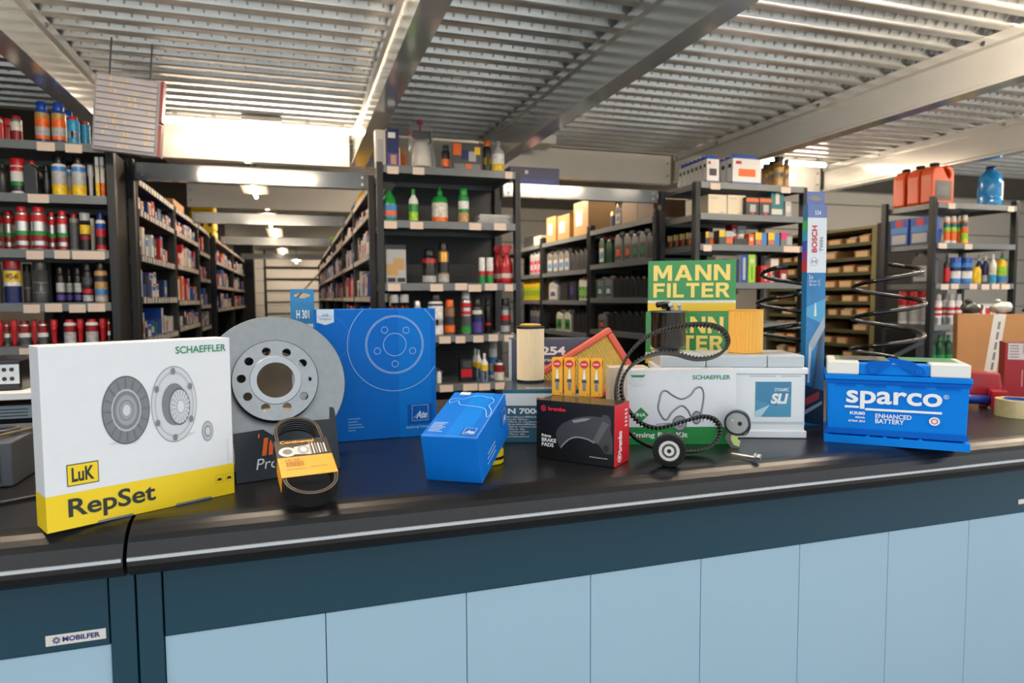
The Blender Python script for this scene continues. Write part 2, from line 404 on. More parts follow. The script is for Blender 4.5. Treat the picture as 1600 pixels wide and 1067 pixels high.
def can_meshes(w, h, body, cap, bands, style):
    r = w/2
    if style == 'spray':
        bp = [(0, 0), (r*.96, 0), (r, .012*h), (r, .74*h), (r*.93, .77*h), (r*.74, .80*h), (0, .80*h)]
        cp = [(r*.76, .795*h), (r*.78, .82*h), (r*.74, .97*h), (r*.6, h), (0, h)]; top = .74
    elif style == 'tin':
        bp = [(0, 0), (r*.97, 0), (r, .015*h), (r, .84*h), (r*.96, .86*h), (r*.6, .90*h), (0, .9*h)]
        cp = [(r*.72, .87*h), (r*.72, .985*h), (r*.66, h), (0, h)]; top = .84
    elif style == 'flat':
        bp = [(0, 0), (r*.97, 0), (r, .015*h), (r, .80*h), (0, .80*h)]
        cp = [(r*1.0, .80*h), (r*1.0, .98*h), (r*.94, h), (0, h)]; top = .8
    elif style == 'bottle':
        bp = [(0, 0), (r*.9, 0), (r, .03*h), (r, .60*h), (r*.9, .68*h), (r*.45, .78*h), (r*.32, .84*h), (0, .84*h)]
        cp = [(r*.38, .82*h), (r*.38, .97*h), (r*.3, h), (0, h)]; top = .6
    elif style == 'pump':
        bp = [(0, 0), (r*.9, 0), (r, .03*h), (r, .62*h), (r*.8, .70*h), (r*.3, .76*h), (r*.28, .80*h), (0, .8*h)]
        cp = [(r*.34, .78*h), (r*.34, .88*h), (r*.15, .9*h), (r*.13, h), (0, h)]; top = .6
    else:  # funnel: tapered spout bottle
        bp = [(0, 0), (r*.62, 0), (r*.66, .1*h), (r*.75, .6*h), (r*.98, .72*h), (0, .72*h)]
        cp = [(r*1.0, .72*h), (r*1.0, .96*h), (r*.9, h), (0, h)]; top = .6
    n = 18
    bm = B().lathe(bp, n).me('body', cm(body, .35), True)
    cpm = B().lathe(cp, n).me('cap', cm(cap, .35), True)
    lm = None
    if bands:
        mats = []; pr = []; seg = []
        for (a, b_, c) in bands:
            pr += [(r*1.012, a*top*h), (r*1.012, b_*top*h)]; mats += [cm(c, .4) if c == 'silver' else mat(CN[c], .4, 0, .28, 55)]
        bb = B()
        for k in range(len(bands)):
            bb.lathe([pr[2*k], pr[2*k+1]], n, seg=[k])
        lm = bb.me('label', mats, True)
    return bm, cpm, lm

def can(w, h, body, cap, bands, style, place):
    w, h = q3(w), q3(h); bm, cp, lm = cached(('can', w, h, body, cap, tuple(bands), style), lambda: can_meshes(w, h, body, cap, bands, style))
    name = {'spray': 'spray_can', 'tin': 'additive_can', 'flat': 'tin_can', 'bottle': 'bottle', 'pump': 'pump_bottle', 'funnel': 'spout_bottle'}[style]
    r = thing(name, '', {'spray': 'can', 'tin': 'can', 'flat': 'can'}.get(style, 'bottle'), place)
    bo = OBJ('body', bm, r); OBJ('cap', cp, r)
    if lm: OBJ('label', lm, bo)
    return r
def pbox_meshes(w, d, h, body, front, prints):
    b = B().box(-w/2, w/2, -d/2, d/2, 0, h, [1, 0, 0, 0, 0, 0]); bm = b.me('carton_body', [cm(body, .45), cm(front, .45)])
    lm = None
    if prints:
        p = B(); ms = []; lm = []
        for k, (a0, b0, a1, b1, c) in enumerate(prints):
            y = -d/2-.0006-.0003*k; p = B(); p.add([(-w/2+a0*w, y, b0*h), (-w/2+a1*w, y, b0*h), (-w/2+a1*w, y, b1*h), (-w/2+a0*w, y, b1*h)], [(0, 1, 2, 3)]); lm.append(p.me('printed_patch', cm(c, .45)))
    return bm, lm
def pbox(w, d, h, body, front, prints, place, rot=0, name='parts_box', cat='box'):
    w, d, h = q3(w), q3(d), q3(h); bm, lm = cached(('pb', w, d, h, body, front, tuple(prints)), lambda: pbox_meshes(w, d, h, body, front, prints))
    r = thing(name, '', cat, place, (0, 0, rot)); bo = OBJ('carton_body', bm, r)
    for l in lm or (): OBJ('printed_patch', l, bo)
    return r
def jug_meshes(w, d, h, body, cap, lab, lab2, kind):
    if kind == 'oil':      # one-litre flat bottle, neck to one side
        P = [(-.5, .02), (-.47, 0), (.47, 0), (.5, .02), (.5, .66), (.42, .76), (.12, .84), (.12, .90), (-.30, .90), (-.30, .86), (-.48, .80), (-.5, .7)]
        cx, cr, c0 = -.09, .19, .90
    elif kind == 'oil5':   # five-litre canister with a handle hole
        P = [(-.5, .03), (-.45, 0), (.45, 0), (.5, .03), (.5, .78), (.40, .90), (.16, .95), (.12, .88), (.30, .80), (.34, .70), (.27, .62), (.18, .66), (.05, .80), (-.02, .90), (-.32, .90), (-.44, .84), (-.5, .7)]
        cx, cr, c0 = -.17, .15, .90
    else:                  # square shouldered
        P = [(-.5, 0), (.5, 0), (.5, .72), (.35, .84), (.2, .87), (.2, .90), (-.2, .90), (-.2, .87), (-.35, .84), (-.5, .72)]
        cx, cr, c0 = 0, .2, .90
    b = B().prism([(x*w, z*h) for x, z in P], -d/2, d/2); bm = b.me('body', cm(body, .35))
    c = B().lathe([(cr*w, c0*h), (cr*w, .985*h), (cr*w*.85, h), (0, h)], 14, (cx*w, 0, 0)); cp = c.me('cap', cm(cap, .35), True)
    lm = None
    if lab:
        y = -d/2-.0008; a = [(-.38*w, .08*h), (.38*w, .08*h), (.38*w, .56*h), (-.38*w, .56*h)]; q = B()
        q.add([(x, y, z) for x, z in a], [(0, 1, 2, 3)], 0); q2 = B()
        q2.add([(-.3*w, y-.0005, .2*h), (.3*w, y-.0005, .2*h), (.22*w, y-.0005, .42*h), (-.22*w, y-.0005, .42*h)], [(0, 1, 2, 3)], 0)
        lm = (q.me('label', cm(lab, .4)), q2.me('emblem', cm(lab2 or lab, .4)))
    return bm, cp, lm
def jug(w, d, h, body, cap, lab, lab2, place, rot=0, kind='oil'):
    w, d, h = q3(w), q3(d), q3(h); bm, cp, lm = cached(('jug', w, d, h, body, cap, lab, lab2, kind), lambda: jug_meshes(w, d, h, body, cap, lab, lab2, kind))
    r = thing('oil_bottle' if kind == 'oil' else 'canister', '', 'bottle' if kind == 'oil' else 'canister', place, (0, 0, rot))
    bo = OBJ('body', bm, r, bevel=.008 if w > .12 else .004); OBJ('cap', cp, r)
    if lm: OBJ('label', lm[0], bo); OBJ('emblem', lm[1], bo)
    return r
def trig_meshes(w, h, body, head, lab, lab2):
    r = w/2
    bm = B().lathe([(0, 0), (r*.92, 0), (r, .03*h), (r, .42*h), (r*.85, .55*h), (r*.4, .72*h), (r*.3, .80*h), (0, .80*h)], 18)
    bm.V = [(x, y*.65, z) for x, y, z in bm.V]; bm = bm.me('body', cm(body, .25), True)
    P = [(-.55, .86), (-.50, .98), (-.2, 1.0), (.45, .98), (.55, .90), (.3, .86), (.28, .79), (-.28, .79), (-.28, .85), (-.36, .72), (-.44, .70), (-.40, .84)]
    hd = B().prism([(x*w*.8, z*h) for x, z in P], -w*.14, w*.14).me('trigger', cm(head, .35))
    q = B(); n = 8
    for (c, a0, a1, k) in ((lab, .08, .42, 0), (lab2, .14, .26, 1)):
        V = []; F = []
        for j in range(n+1):
            an = PI+PI*(.1+.8*j/n); e = 1.015+.01*k; V += [(r*e*math.cos(an), r*.65*e*math.sin(an), a0*h), (r*e*math.cos(an), r*.65*e*math.sin(an), a1*h)]
        F = [(2*j, 2*j+2, 2*j+3, 2*j+1) for j in range(n)]; q.add(V, F, k)
    return bm, hd, q.me('label', [cm(lab, .4), cm(lab2, .4)], True)
def trig(w, h, body, head, lab, lab2, place):
    w, h = q3(w), q3(h); a, b, c = cached(('tr', w, h, body, head, lab, lab2), lambda: trig_meshes(w, h, body, head, lab, lab2))
    r = thing('trigger_bottle', '', 'bottle', place); OBJ('body', a, r); OBJ('trigger', b, r); OBJ('label', c, r); return r

# ------------------------------------------------------------------ front-facing racks, measured on the photograph
def zs(u, vs): return [atY(u, v, FRONT).z for v in vs]
def tagspan(x0, spans): return [(atY(a, 300, FRONT).x-x0, atY(b, 300, FRONT).x-x0, random.uniform(-.004, .004)) for a, b in spans]
LZ = zs(90, (222, 304, 390, 473, 540)); CZ = zs(700, (263, 346.5, 442.5, 523.5, 600)); PZ = zs(1180, (288, 336, 383, 441.5, 505)); RZ = zs(1540, (319.5, 381, 443, 506, 570))
LX0, LX1 = -1.80, -.783; CX0, CX1 = .418, 1.205; PX0, PX1 = 2.325, 3.155; RX0, RX1 = 4.235, 5.06
rack('dark steel rack of cans and sprays at far left', LX0, FRONT, 0, LX1-LX0, .44, LZ+[.75, .4], LZ[0]+.02, side=True,
     tags=[tagspan(LX0, s) for s in ([(62, 90), (106, 132)], [(44, 77)], [(37, 64), (81, 105), (109, 160)], [(28, 54), (62, 89), (100, 126), (130, 157)], [(18, 43)])])
rack('dark steel rack with perforated back in the middle of the store', CX0, FRONT, 0, CX1-CX0, .44, CZ+[.5], CZ[0]+.015, back=True,
     brace=[(.10, CZ[4]+.01, .42, CZ[3]-.05), (.42, CZ[4]+.01, .10, CZ[3]-.05)],
     tags=[tagspan(CX0, s) for s in ([(605, 623), (645, 663), (789, 800)], [(599, 619), (640, 660), (732, 751), (771, 790)], [(603, 623), (670, 690), (709, 728), (730, 750), (756, 775), (787, 800)],
           [(683, 701), (709, 724), (737, 753), (761, 776), (786, 800)], [(683, 704), (720, 743), (745, 763), (771, 786)])])
rack('dark steel rack of bulb boxes behind the green filter boxes', PX0, FRONT, 0, PX1-PX0, .44, PZ+[.6], PZ[0]-.001,
     brace=[(.10, PZ[4]+.01, .62, PZ[3]-.05)],
     tags=[tagspan(PX0, s) for s in ([(1109, 1124), (1219, 1234)], [], [(1099, 1112), (1225, 1250)], [])])
rack('dark open rack with orange canisters at far right', RX0, FRONT, 0, RX1-RX0, .44, RZ+[.5], RZ[0]+.04,
     brace=[(.05, RZ[4]+.01, .7, RZ[3]-.05)],
     tags=[tagspan(RX0, s) for s in ([(1481, 1492), (1574, 1584)], [(1468, 1481), (1509, 1521)], [(1474, 1486), (1490, 1502), (1519, 1531), (1538, 1550), (1554, 1566), (1569, 1582)], [])])
def place(u0, u1, v, dy): p0 = atY(u0, v, FRONT+dy); p1 = atY(u1, v, FRONT+dy); return (p0.x+p1.x)/2, p1.x-p0.x, depth((p0+p1)/2)/FPX
def shelf_goods(place_name, z, v, items):
    for it in items:
        kind, u0, u1, hp, dy = it[:5]; x, w, sc = place(u0, u1, v, dy); h = hp*sc; w = min(w, (u1-u0)*sc*1.02) if kind != 'box' else w; P = (x, FRONT+dy, z+.0006); a = it[5:-1]; d = it[-1]
        if kind in ('spray', 'tin', 'flat', 'bottle', 'pump', 'funnel'): r = can(w*.97, h, a[0], a[1], a[2], kind, P)
        elif kind == 'box': r = pbox(w*.98, a[3], h, a[0], a[1], a[2], P)
        elif kind in ('oil', 'oil5', 'sq'): r = jug(w*.97, a[4], h, a[0], a[1], a[2], a[3], P, a[5] if len(a) > 5 else 0, kind)
        elif kind == 'trig': r = trig(w*.95, h, a[0], a[1], a[2], a[3], P)
        PEND.append((u0, r, d, place_name))
O_ = [(.05, .3, 'navy'), (.3, .55, 'orange'), (.55, .72, 'red'), (.72, .98, 'yellow')]
LM = [(.04, .22, 'dred'), (.22, .34, 'silver'), (.34, .46, 'green'), (.46, .9, 'white')]
shelf_goods('left rack top shelf', LZ[0], 222, [
  ('tin', -6, 6, 38, .06, 'white', 'red', [(.1, .9, 'red')], 'red and white can'), ('funnel', 6, 17, 40, .12, 'red', 'red', [], 'red spout bottle'),
  ('tin', 18, 36, 40, .06, 'silver', 'red', [(.05, .5, 'dred'), (.5, .9, 'off')], 'silver and red can'),
  ('spray', 56, 79, 64, .06, 'blue', 'blue', [(.04, .12, 'navy'), (.12, .24, 'orange'), (.24, .52, 'lgrey'), (.52, .80, 'orange'), (.80, .98, 'gold')], 'blue capped orange label spray can'),
  ('spray', 82, 105, 64, .06, 'blue', 'blue', [(.04, .12, 'navy'), (.12, .24, 'orange'), (.24, .52, 'lgrey'), (.52, .80, 'orange'), (.80, .98, 'gold')], 'blue capped orange label spray can'),
  ('spray', 96, 118, 60, .17, 'blue', 'blue', [(.04, .12, 'navy'), (.12, .24, 'orange'), (.24, .52, 'lgrey'), (.52, .80, 'orange'), (.80, .98, 'gold')], 'blue capped orange label spray can'),
  ('tin', 106, 126, 43, .05, 'cyan', 'red', [(.05, .9, 'cyan'), (.25, .55, 'white')], 'light blue red capped can'),
  ('tin', 127, 142, 40, .10, 'cyan', 'red', [(.05, .9, 'cyan')], 'light blue red capped can')])
YB = [(.04, .38, 'yellow'), (.38, .82, 'lgrey'), (.82, .98, 'lblue')]
shelf_goods('left rack second shelf', LZ[1], 304, [
  ('bottle', -4, 14, 50, .06, 'char', 'black', [], 'dark round bottle'), ('flat', 18, 42, 55, .06, 'white', 'red', [(.1, .3, 'char'), (.3, .45, 'green'), (.8, .95, 'red')], 'white can with red cap'),
  ('oil', 43, 65, 54, .07, 'char', 'red', None, None, .09, 'dark bottle with red cap'), ('spray', 68, 80, 48, .07, 'black', 'black', [(.3, .7, 'char')], 'slim black can'),
  ('spray', 82, 106, 62, .06, 'white', 'black', YB, 'yellow and blue spray can with black cap'), ('spray', 113, 136, 62, .06, 'white', 'black', YB, 'yellow and blue spray can with black cap'),
  ('spray', 99, 119, 58, .17, 'white', 'black', YB, 'yellow and blue spray can with black cap'),
  ('funnel', 138, 148, 50, .07, 'lgrey', 'lgrey', [], 'slim grey tube'), ('flat', 150, 157, 62, .05, 'off', 'white', [(.05, .45, 'yellow')], 'slim tall white tube'), ('flat', 158, 165, 62, .05, 'off', 'white', [(.05, .45, 'orange')], 'slim tall white tube')])
DL = [(.03, .12, 'dred'), (.12, .24, 'silver'), (.24, .40, 'dred'), (.40, .52, 'green'), (.52, .78, 'silver'), (.78, .97, 'red')]
shelf_goods('left rack third shelf', LZ[2], 390, [
  ('tin', -14, 5, 62, .06, 'silver', 'red', DL, 'red and silver additive can'), ('tin', 7, 24, 62, .12, 'silver', 'red', DL, 'red and silver additive can'), ('tin', 25, 48, 66, .05, 'silver', 'red', DL, 'red and silver additive can'),
  ('tin', 50, 75, 66, .05, 'silver', 'red', DL, 'red and silver additive can'), ('tin', 76, 90, 60, .10, 'silver', 'red', DL, 'red and silver additive can'), ('tin', 91, 108, 61, .06, 'silver', 'red', DL, 'red and silver additive can'),
  ('tin', 110, 125, 57, .07, 'grey', 'dred', [(.05, .9, 'dgrey')], 'dark grey can with red rim'), ('flat', 126, 143, 58, .06, 'char', 'lgrey', [(.05, .35, 'black'), (.35, .5, 'dred'), (.55, .85, 'yellow')], 'black can with yellow lettering'),
  ('flat', 139, 150, 52, .16, 'white', 'white', [], 'slim white can'), ('spray', 151, 167, 60, .06, 'white', 'navy', [(.05, .2, 'red'), (.2, .5, 'char'), (.5, .75, 'red'), (.75, .95, 'blue')], 'white blue and red can')])
shelf_goods('left rack fourth shelf', LZ[3], 473, [
  ('spray', -10, 6, 62, .06, 'dgrey', 'char', [], 'plain dark can'), ('flat', 8, 35, 65, .05, 'blue', 'dred', [(.03, .5, 'navy'), (.5, .62, 'white'), (.62, .96, 'yellow')], 'blue and yellow multi-use oil can'),
  ('flat', 38, 52, 60, .12, 'dgrey', 'char', [(.45, .5, 'grey')], 'plain dark can'), ('flat', 53, 77, 63, .05, 'dgrey', 'char', [(.3, .33, 'grey'), (.6, .63, 'grey')], 'plain dark can'),
  ('spray', 89, 103, 55, .06, 'black', 'black', [(.1, .3, 'purple'), (.4, .75, 'lgrey')], 'small black spray can'), ('spray', 104, 116, 54, .12, 'black', 'black', [(.1, .3, 'purple'), (.4, .75, 'lgrey')], 'small black spray can'),
  ('spray', 117, 129, 54, .06, 'black', 'black', [(.1, .3, 'purple'), (.4, .75, 'lgrey')], 'small black spray can'), ('spray', 130, 147, 62, .06, 'black', 'black', [(.04, .25, 'lgrey'), (.3, .45, 'red'), (.6, .85, 'dgrey')], 'tall black spray with red stripe'),
  ('spray', 149, 170, 62, .05, 'tan', 'black', [(.05, .2, 'lgrey'), (.25, .45, 'lblue'), (.5, .62, 'tan'), (.7, .9, 'char')], 'tan can with black cap')])
for _k, _r, _d, _p in PEND:
    if _d.startswith('blue and yellow multi-use'):
        _x, _w, _s = place(8, 35, 473, .05); _q = min(_w, 27*_s*1.02)*.97/2*1.02; _h = 65*_s
        V, F = text2d('WD-40', .02)
        OBJ('lettering', MESH('lettering', [(_q*1.06*math.sin((a-.5)*1.45+.24), -_q*1.06*math.cos((a-.5)*1.45+.24), _h*.8*(.70+.17*b)) for a, b in V], F, mat((20, 30, 110), .5)), _r)
_f = []
for k, (a, b, t) in enumerate([(-6, 7, 'f'), (8, 17, 'c'), (18, 29, 'f'), (30, 50, 'c'), (51, 59, 'f'), (60, 77, 'c'), (80, 92, 'f'), (101, 120, 'w'), (121, 133, 'f'), (135, 155, 'w'), (156, 168, 'f'), (169, 174, 'c')]):
    if t == 'f': _f.append(('funnel', a, b, 40, .07, 'red', 'red', [], 'red spout bottle'))
    elif t == 'c': _f.append(('tin', a, b, 38, .08, 'silver', 'dred', [(.05, .4, 'dgrey'), (.4, .6, 'white'), (.6, .95, 'dred')], 'small silver can'))
    else: _f.append(('tin', a, b, 39, .06, 'white', 'red', [(.1, .6, 'lgrey'), (.6, .9, 'dred')], 'small white can'))
shelf_goods('left rack lowest shelf', LZ[4], 540, _f)

# middle rack
shelf_goods('middle rack top shelf', CZ[0], 263, [
  ('box', 586, 602, 57, .10, 'cream', 'off', [(.2, .15, .8, .75, 'lgrey')], .06, 'slim cream carton'), ('box', 604, 623, 57, .05, 'char', 'navy', [(.05, 0, .95, .35, 'purple'), (.3, .05, .75, .3, 'tan'), (.1, .75, .7, .9, 'white')], .05, 'dark carton with a portrait'),
  ('box', 624, 635, 38, .21, 'orange', 'tan', [(.2, .2, .8, .7, 'orange')], .06, 'orange and tan carton'),
  ('spray', 690, 703, 39, .08, 'black', 'char', [(.2, .6, 'orange')], 'black and orange tube'),
  ('box', 705, 751, 42, .07, 'grey', 'dgrey', [(.02, .55, .3, .98, 'orange'), (.3, .4, .55, .75, 'navy'), (.55, .35, .8, .7, 'lgrey'), (.75, .6, .95, .88, 'yellow'), (.05, .05, .95, .25, 'grey'), (.45, .08, .65, .25, 'orange')], .06, 'grey blister pack with orange gauge'),
  ('spray', 755, 767, 49, .05, 'black', 'orange', [(.1, .7, 'char'), (.3, .6, 'yellow')], 'black tube with orange cap'), ('bottle', 768, 788, 50, .07, 'lgrey', 'lgrey', [(.1, .45, 'yellow'), (.45, .95, 'white')], 'pale grey bottle with yellow label')])
shelf_goods('middle rack second shelf', CZ[1], 346.5, [
  ('trig', 596, 621, 60, .07, 'green', 'black', 'lblue', 'orange', 'green trigger bottle with black head'), ('bottle', 639, 654, 51, .07, 'white', 'green', [(.05, .5, 'lime'), (.5, .9, 'green')], 'small green and white bottle'),
  ('pump', 675, 700, 56, .08, 'green', 'green', [(.05, .25, 'orange'), (.25, .9, 'off')], 'green pump bottle with white label'), ('spray', 716, 733, 54, .07, 'green', 'green', [(.05, .4, 'tan'), (.4, .55, 'green'), (.55, .85, 'white')], 'green spray can')])
shelf_goods('middle rack third shelf', CZ[2], 442.5, [
  ('box', 603, 634, 59, .06, 'teal', 'lgrey', [(.0, .88, 1, 1, 'char'), (.0, .2, .6, .5, 'tan'), (.35, .35, .9, .65, 'tan'), (.05, .03, .45, .14, 'char'), (.55, .03, .95, .14, 'char')], .05, 'grey carton picturing a hand'),
  ('spray', 660, 682, 53, .08, 'black', 'black', [(.04, .3, 'lgrey'), (.3, .6, 'char'), (.8, .95, 'red')], 'black spray can with red ring'), ('spray', 684, 702, 64, .09, 'gold', 'black', [(.05, .3, 'lgrey'), (.35, .7, 'char')], 'gold spray can with black cap'),
  ('flat', 748, 758, 40, .06, 'green', 'white', [(.0, .4, 'green'), (.4, .6, 'red'), (.6, 1, 'white')], 'white and green tube'), ('flat', 760, 771, 40, .06, 'green', 'white', [(.0, .4, 'green'), (.4, .6, 'red'), (.6, 1, 'white')], 'white and green tube'),
  ('trig', 770, 789, 60, .16, 'red', 'dred', 'red', 'off', 'red trigger bottle'), ('trig', 782, 802, 60, .06, 'red', 'red', 'red', 'off', 'red trigger bottle')])
shelf_goods('middle rack fourth shelf', CZ[3], 523.5, [
  ('flat', 598, 610, 64, .16, 'black', 'off', [(.2, .9, 'black')], 'black can with clear domed cap'), ('flat', 609, 624, 64, .06, 'black', 'lgrey', [(.3, .9, 'black'), (.7, .9, 'orange')], 'black can with clear domed cap'), ('flat', 625, 640, 64, .06, 'black', 'lgrey', [(.3, .9, 'black'), (.7, .9, 'orange')], 'black can with clear domed cap'),
  ('spray', 645, 660, 54, .06, 'lgrey', 'silver', [], 'plain grey can'), ('spray', 669, 693, 65, .07, 'white', 'black', [(.05, .9, 'white'), (.93, 1, 'navy'), (.3, .5, 'lgrey')], 'white can with black cap'),
  ('spray', 695, 711, 54, .06, 'brown', 'orange', [(.1, .35, 'orange'), (.4, .7, 'char')], 'brown can with orange cap'), ('spray', 720, 737, 69, .06, 'silver', 'lgrey', [(.05, .25, 'green'), (.25, .55, 'dgrey'), (.6, .7, 'red'), (.8, .95, 'red')], 'tall silver spray can'),
  ('spray', 738, 754, 55, .06, 'char', 'black', [(.05, .45, 'purple'), (.45, .7, 'navy'), (.75, .9, 'off')], 'purple can with black cap'), ('spray', 757, 768, 54, .12, 'black', 'char', [(.3, .4, 'red')], 'slim black can'), ('spray', 782, 798, 54, .07, 'dgrey', 'black', [(.05, .3, 'lgrey'), (.5, .7, 'red'), (.7, .9, 'silver')], 'black and silver can with red stripe')])
W4 = [(.03, .65, 'lblue'), (.1, .6, 'off'), (.66, .98, 'yellow')]
shelf_goods('middle rack lowest shelf', CZ[4], 596, [
  ('box', 718, 737, 36, .08, 'black', 'black', [(.05, .2, .95, .55, 'red'), (.2, .6, .9, .9, 'dgrey')], .05, 'black and red tin'),
  ('bottle', 738, 748, 48, .17, 'white', 'white', W4, 'white tube with yellow band'), ('bottle', 743, 753, 48, .11, 'white', 'white', W4, 'white tube with yellow band'), ('bottle', 751, 763, 44, .045, 'white', 'white', W4, 'white tube with yellow band'),
  ('flat', 764, 777, 58, .20, 'white', 'lgrey', [(.1, .7, 'lblue'), (.2, .5, 'white')], 'tall white and blue can'), ('tin', 772, 788, 33, .05, 'silver', 'char', [(.05, .5, 'off'), (.5, .9, 'dred')], 'small silver and red can'), ('tin', 682, 690, 18, .06, 'white', 'white', [], 'small white tub')])

flush()
# bulb rack
for nm, (u0, u1, hp, n, st, wpx) in {'w': (1101, 1120, 43, 7, .052, 0), 'b': (1140, 1184, 46, 3, .075, 0)}.items():
    for k in range(n):
        dy = .045+k*st; x, w, sc = place(u0, u1, 288, .045); h = hp*sc
        r = pbox(w, st*.80, h*.84, 'white', 'white', [(0, 0, 1, .08, 'blue'), (.2, .3, .8, .6, 'char' if nm == 'w' else 'orange'), (.1, .78, .3, .9, 'red')], (x+.004*k, FRONT+dy, PZ[0]+.0006))
        B().box(-w*.42, w*.42, -.0015, .0015, h*.8405, h).obj('hang_tab', cm('blue'), r)
        B().box(-w/2-.0008, -w/2-.0001, -st*.2, st*.2, h*.55, h*.68).obj('side_mark', cm('char'), r)
        B().box(-w/2-.0008, -w/2-.0001, -st*.38, st*.38, 0.001, h*.08).obj('side_mark', cm('blue'), r)
        PEND.append((k, r, 'white box with blue hanging tab' if nm == 'w' else 'wide white box with blue tab', 'bulb rack top'))
flush('near')
GC = [(.05, .3, 'tan'), (.3, .8, 'gold'), (.4, .6, 'lgrey')]
shelf_goods('bulb rack top', PZ[0], 288, [('flat', 1209, 1223, 46, .05, 'gold', 'black', GC, 'gold can with black cap'), ('flat', 1224, 1232, 42, .05, 'gold', 'black', GC, 'gold can with black cap'), ('flat', 1201, 1211, 43, .13, 'gold', 'black', GC, 'gold can with black cap'), ('flat', 1192, 1202, 40, .20, 'gold', 'black', GC, 'gold can with black cap'),
  ('flat', 1186, 1195, 38, .29, 'gold', 'black', GC, 'gold can with black cap')])
BB = [(.0, .55, .4, 1, 'yellow'), (.45, .55, 1, .95, 'lgrey'), (.5, .1, .95, .5, 'orange')]
OB = [(.0, .45, .55, 1, 'yellow'), (.1, .15, .5, .4, 'orange'), (.55, .1, 1, .9, 'lblue')]
shelf_goods('bulb rack second shelf', PZ[1], 336, [
  ('box', 1099, 1128, 31, .11, 'cream', 'cream', [(.1, .8, .5, .86, 'lgrey'), (.6, .1, .9, .16, 'lgrey')], .1, 'plain cream carton'), ('box', 1129, 1157, 31, .11, 'cream', 'cream', [(.1, .8, .5, .86, 'lgrey'), (.6, .1, .9, .16, 'lgrey')], .1, 'plain cream carton'),
  ('box', 1160, 1180, 28, .06, 'char', 'char', [(0, .75, 1, .93, 'orange'), (.3, .2, .75, .6, 'lgrey'), (.4, .05, .6, .18, 'pink')], .07, 'black box with orange band'), ('box', 1181, 1200, 28, .06, 'char', 'char', [(0, .75, 1, .93, 'orange'), (.3, .2, .75, .6, 'lgrey'), (.4, .05, .6, .18, 'pink')], .07, 'black box with orange band'),
  ('box', 1201, 1221, 38, .05, 'teal', 'teal', [(.35, .5, .65, .95, 'off'), (.05, .08, .9, .3, 'off')], .04, 'teal blister box of a bulb'), ('box', 1222, 1231, 24, .06, 'lgrey', 'lgrey', [(.1, .3, .9, .7, 'off')], .06, 'small grey box')])
shelf_goods('bulb rack third shelf', PZ[2], 383, [
  ('box', 1098, 1111, 21, .12, 'char', 'dgrey', BB, .06, 'grey and yellow bulb box'), ('box', 1119, 1141, 22, .06, 'char', 'dgrey', BB, .06, 'grey and yellow bulb box'), ('box', 1142, 1164, 10, .06, 'black', 'char', [], .06, 'flat black box'),
  ('box', 1166, 1174, 18, .06, 'orange', 'orange', [(.2, .4, .8, .7, 'off')], .05, 'small orange box'), ('box', 1175, 1193, 20, .06, 'dgrey', 'grey', OB, .06, 'orange and blue bulb box'), ('box', 1195, 1213, 20, .06, 'dgrey', 'grey', OB, .06, 'orange and blue bulb box'),
  ('box', 1215, 1233, 21, .06, 'dgrey', 'grey', [(0, .5, .55, 1, 'pink'), (.5, .1, .95, .7, 'lgrey')], .06, 'pink and grey bulb box')])
for k, (a, b, h, c1, c2) in enumerate([(1138, 1146, 35, 'red', 'dred'), (1147, 1160, 33, 'lgrey', 'grey')]):
    x, w, sc = place(a, b, 383, .22); r = pbox(w, .07, h*sc, c1, c1, [(.2, .5, .8, .8, 'white')], (x, FRONT+.22, PZ[2]+.0006)); PEND.append((k, r, 'tall %s box at the back' % ('red', 'grey')[k], 'bulb rack third shelf'))
for k in range(4):
    r = pbox(.06, .07, .085, 'char', 'dgrey', BB, (PX0+.10, FRONT+.17+k*.075, PZ[2]+.0006), -PI/2); PEND.append((k, r, 'grey and yellow bulb box facing the oil aisle', 'bulb rack third shelf'))
shelf_goods('bulb rack fourth shelf', PZ[3], 441.5, [
  ('box', 1153, 1164, 43, .06, 'white', 'blue', [(.3, .1, .7, .9, 'lgrey')], .05, 'slim blue and white box'), ('box', 1165, 1176, 43, .05, 'lime', 'lime', [(.2, .7, .8, .85, 'off'), (.45, .1, .55, .6, 'dgreen')], .05, 'lime green box'),
  ('box', 1184, 1199, 26, .05, 'red', 'red', [(.38, .12, .62, .85, 'off')], .06, 'red box with white stripe'), ('box', 1199, 1211, 38, .12, 'off', 'off', [(.2, .3, .7, .5, 'grey'), (.2, .6, .7, .7, 'red')], .06, 'pale tall box'), ('box', 1214, 1226, 20, .06, 'dred', 'dred', [(.2, .3, .8, .7, 'off')], .05, 'small dark red box'),
  ('box', 1098, 1112, 40, .12, 'char', 'char', [], .08, 'dark carton'), ('box', 1124, 1148, 36, .08, 'navy', 'navy', [(.2, .5, .8, .8, 'lblue')], .08, 'navy carton')])

flush()
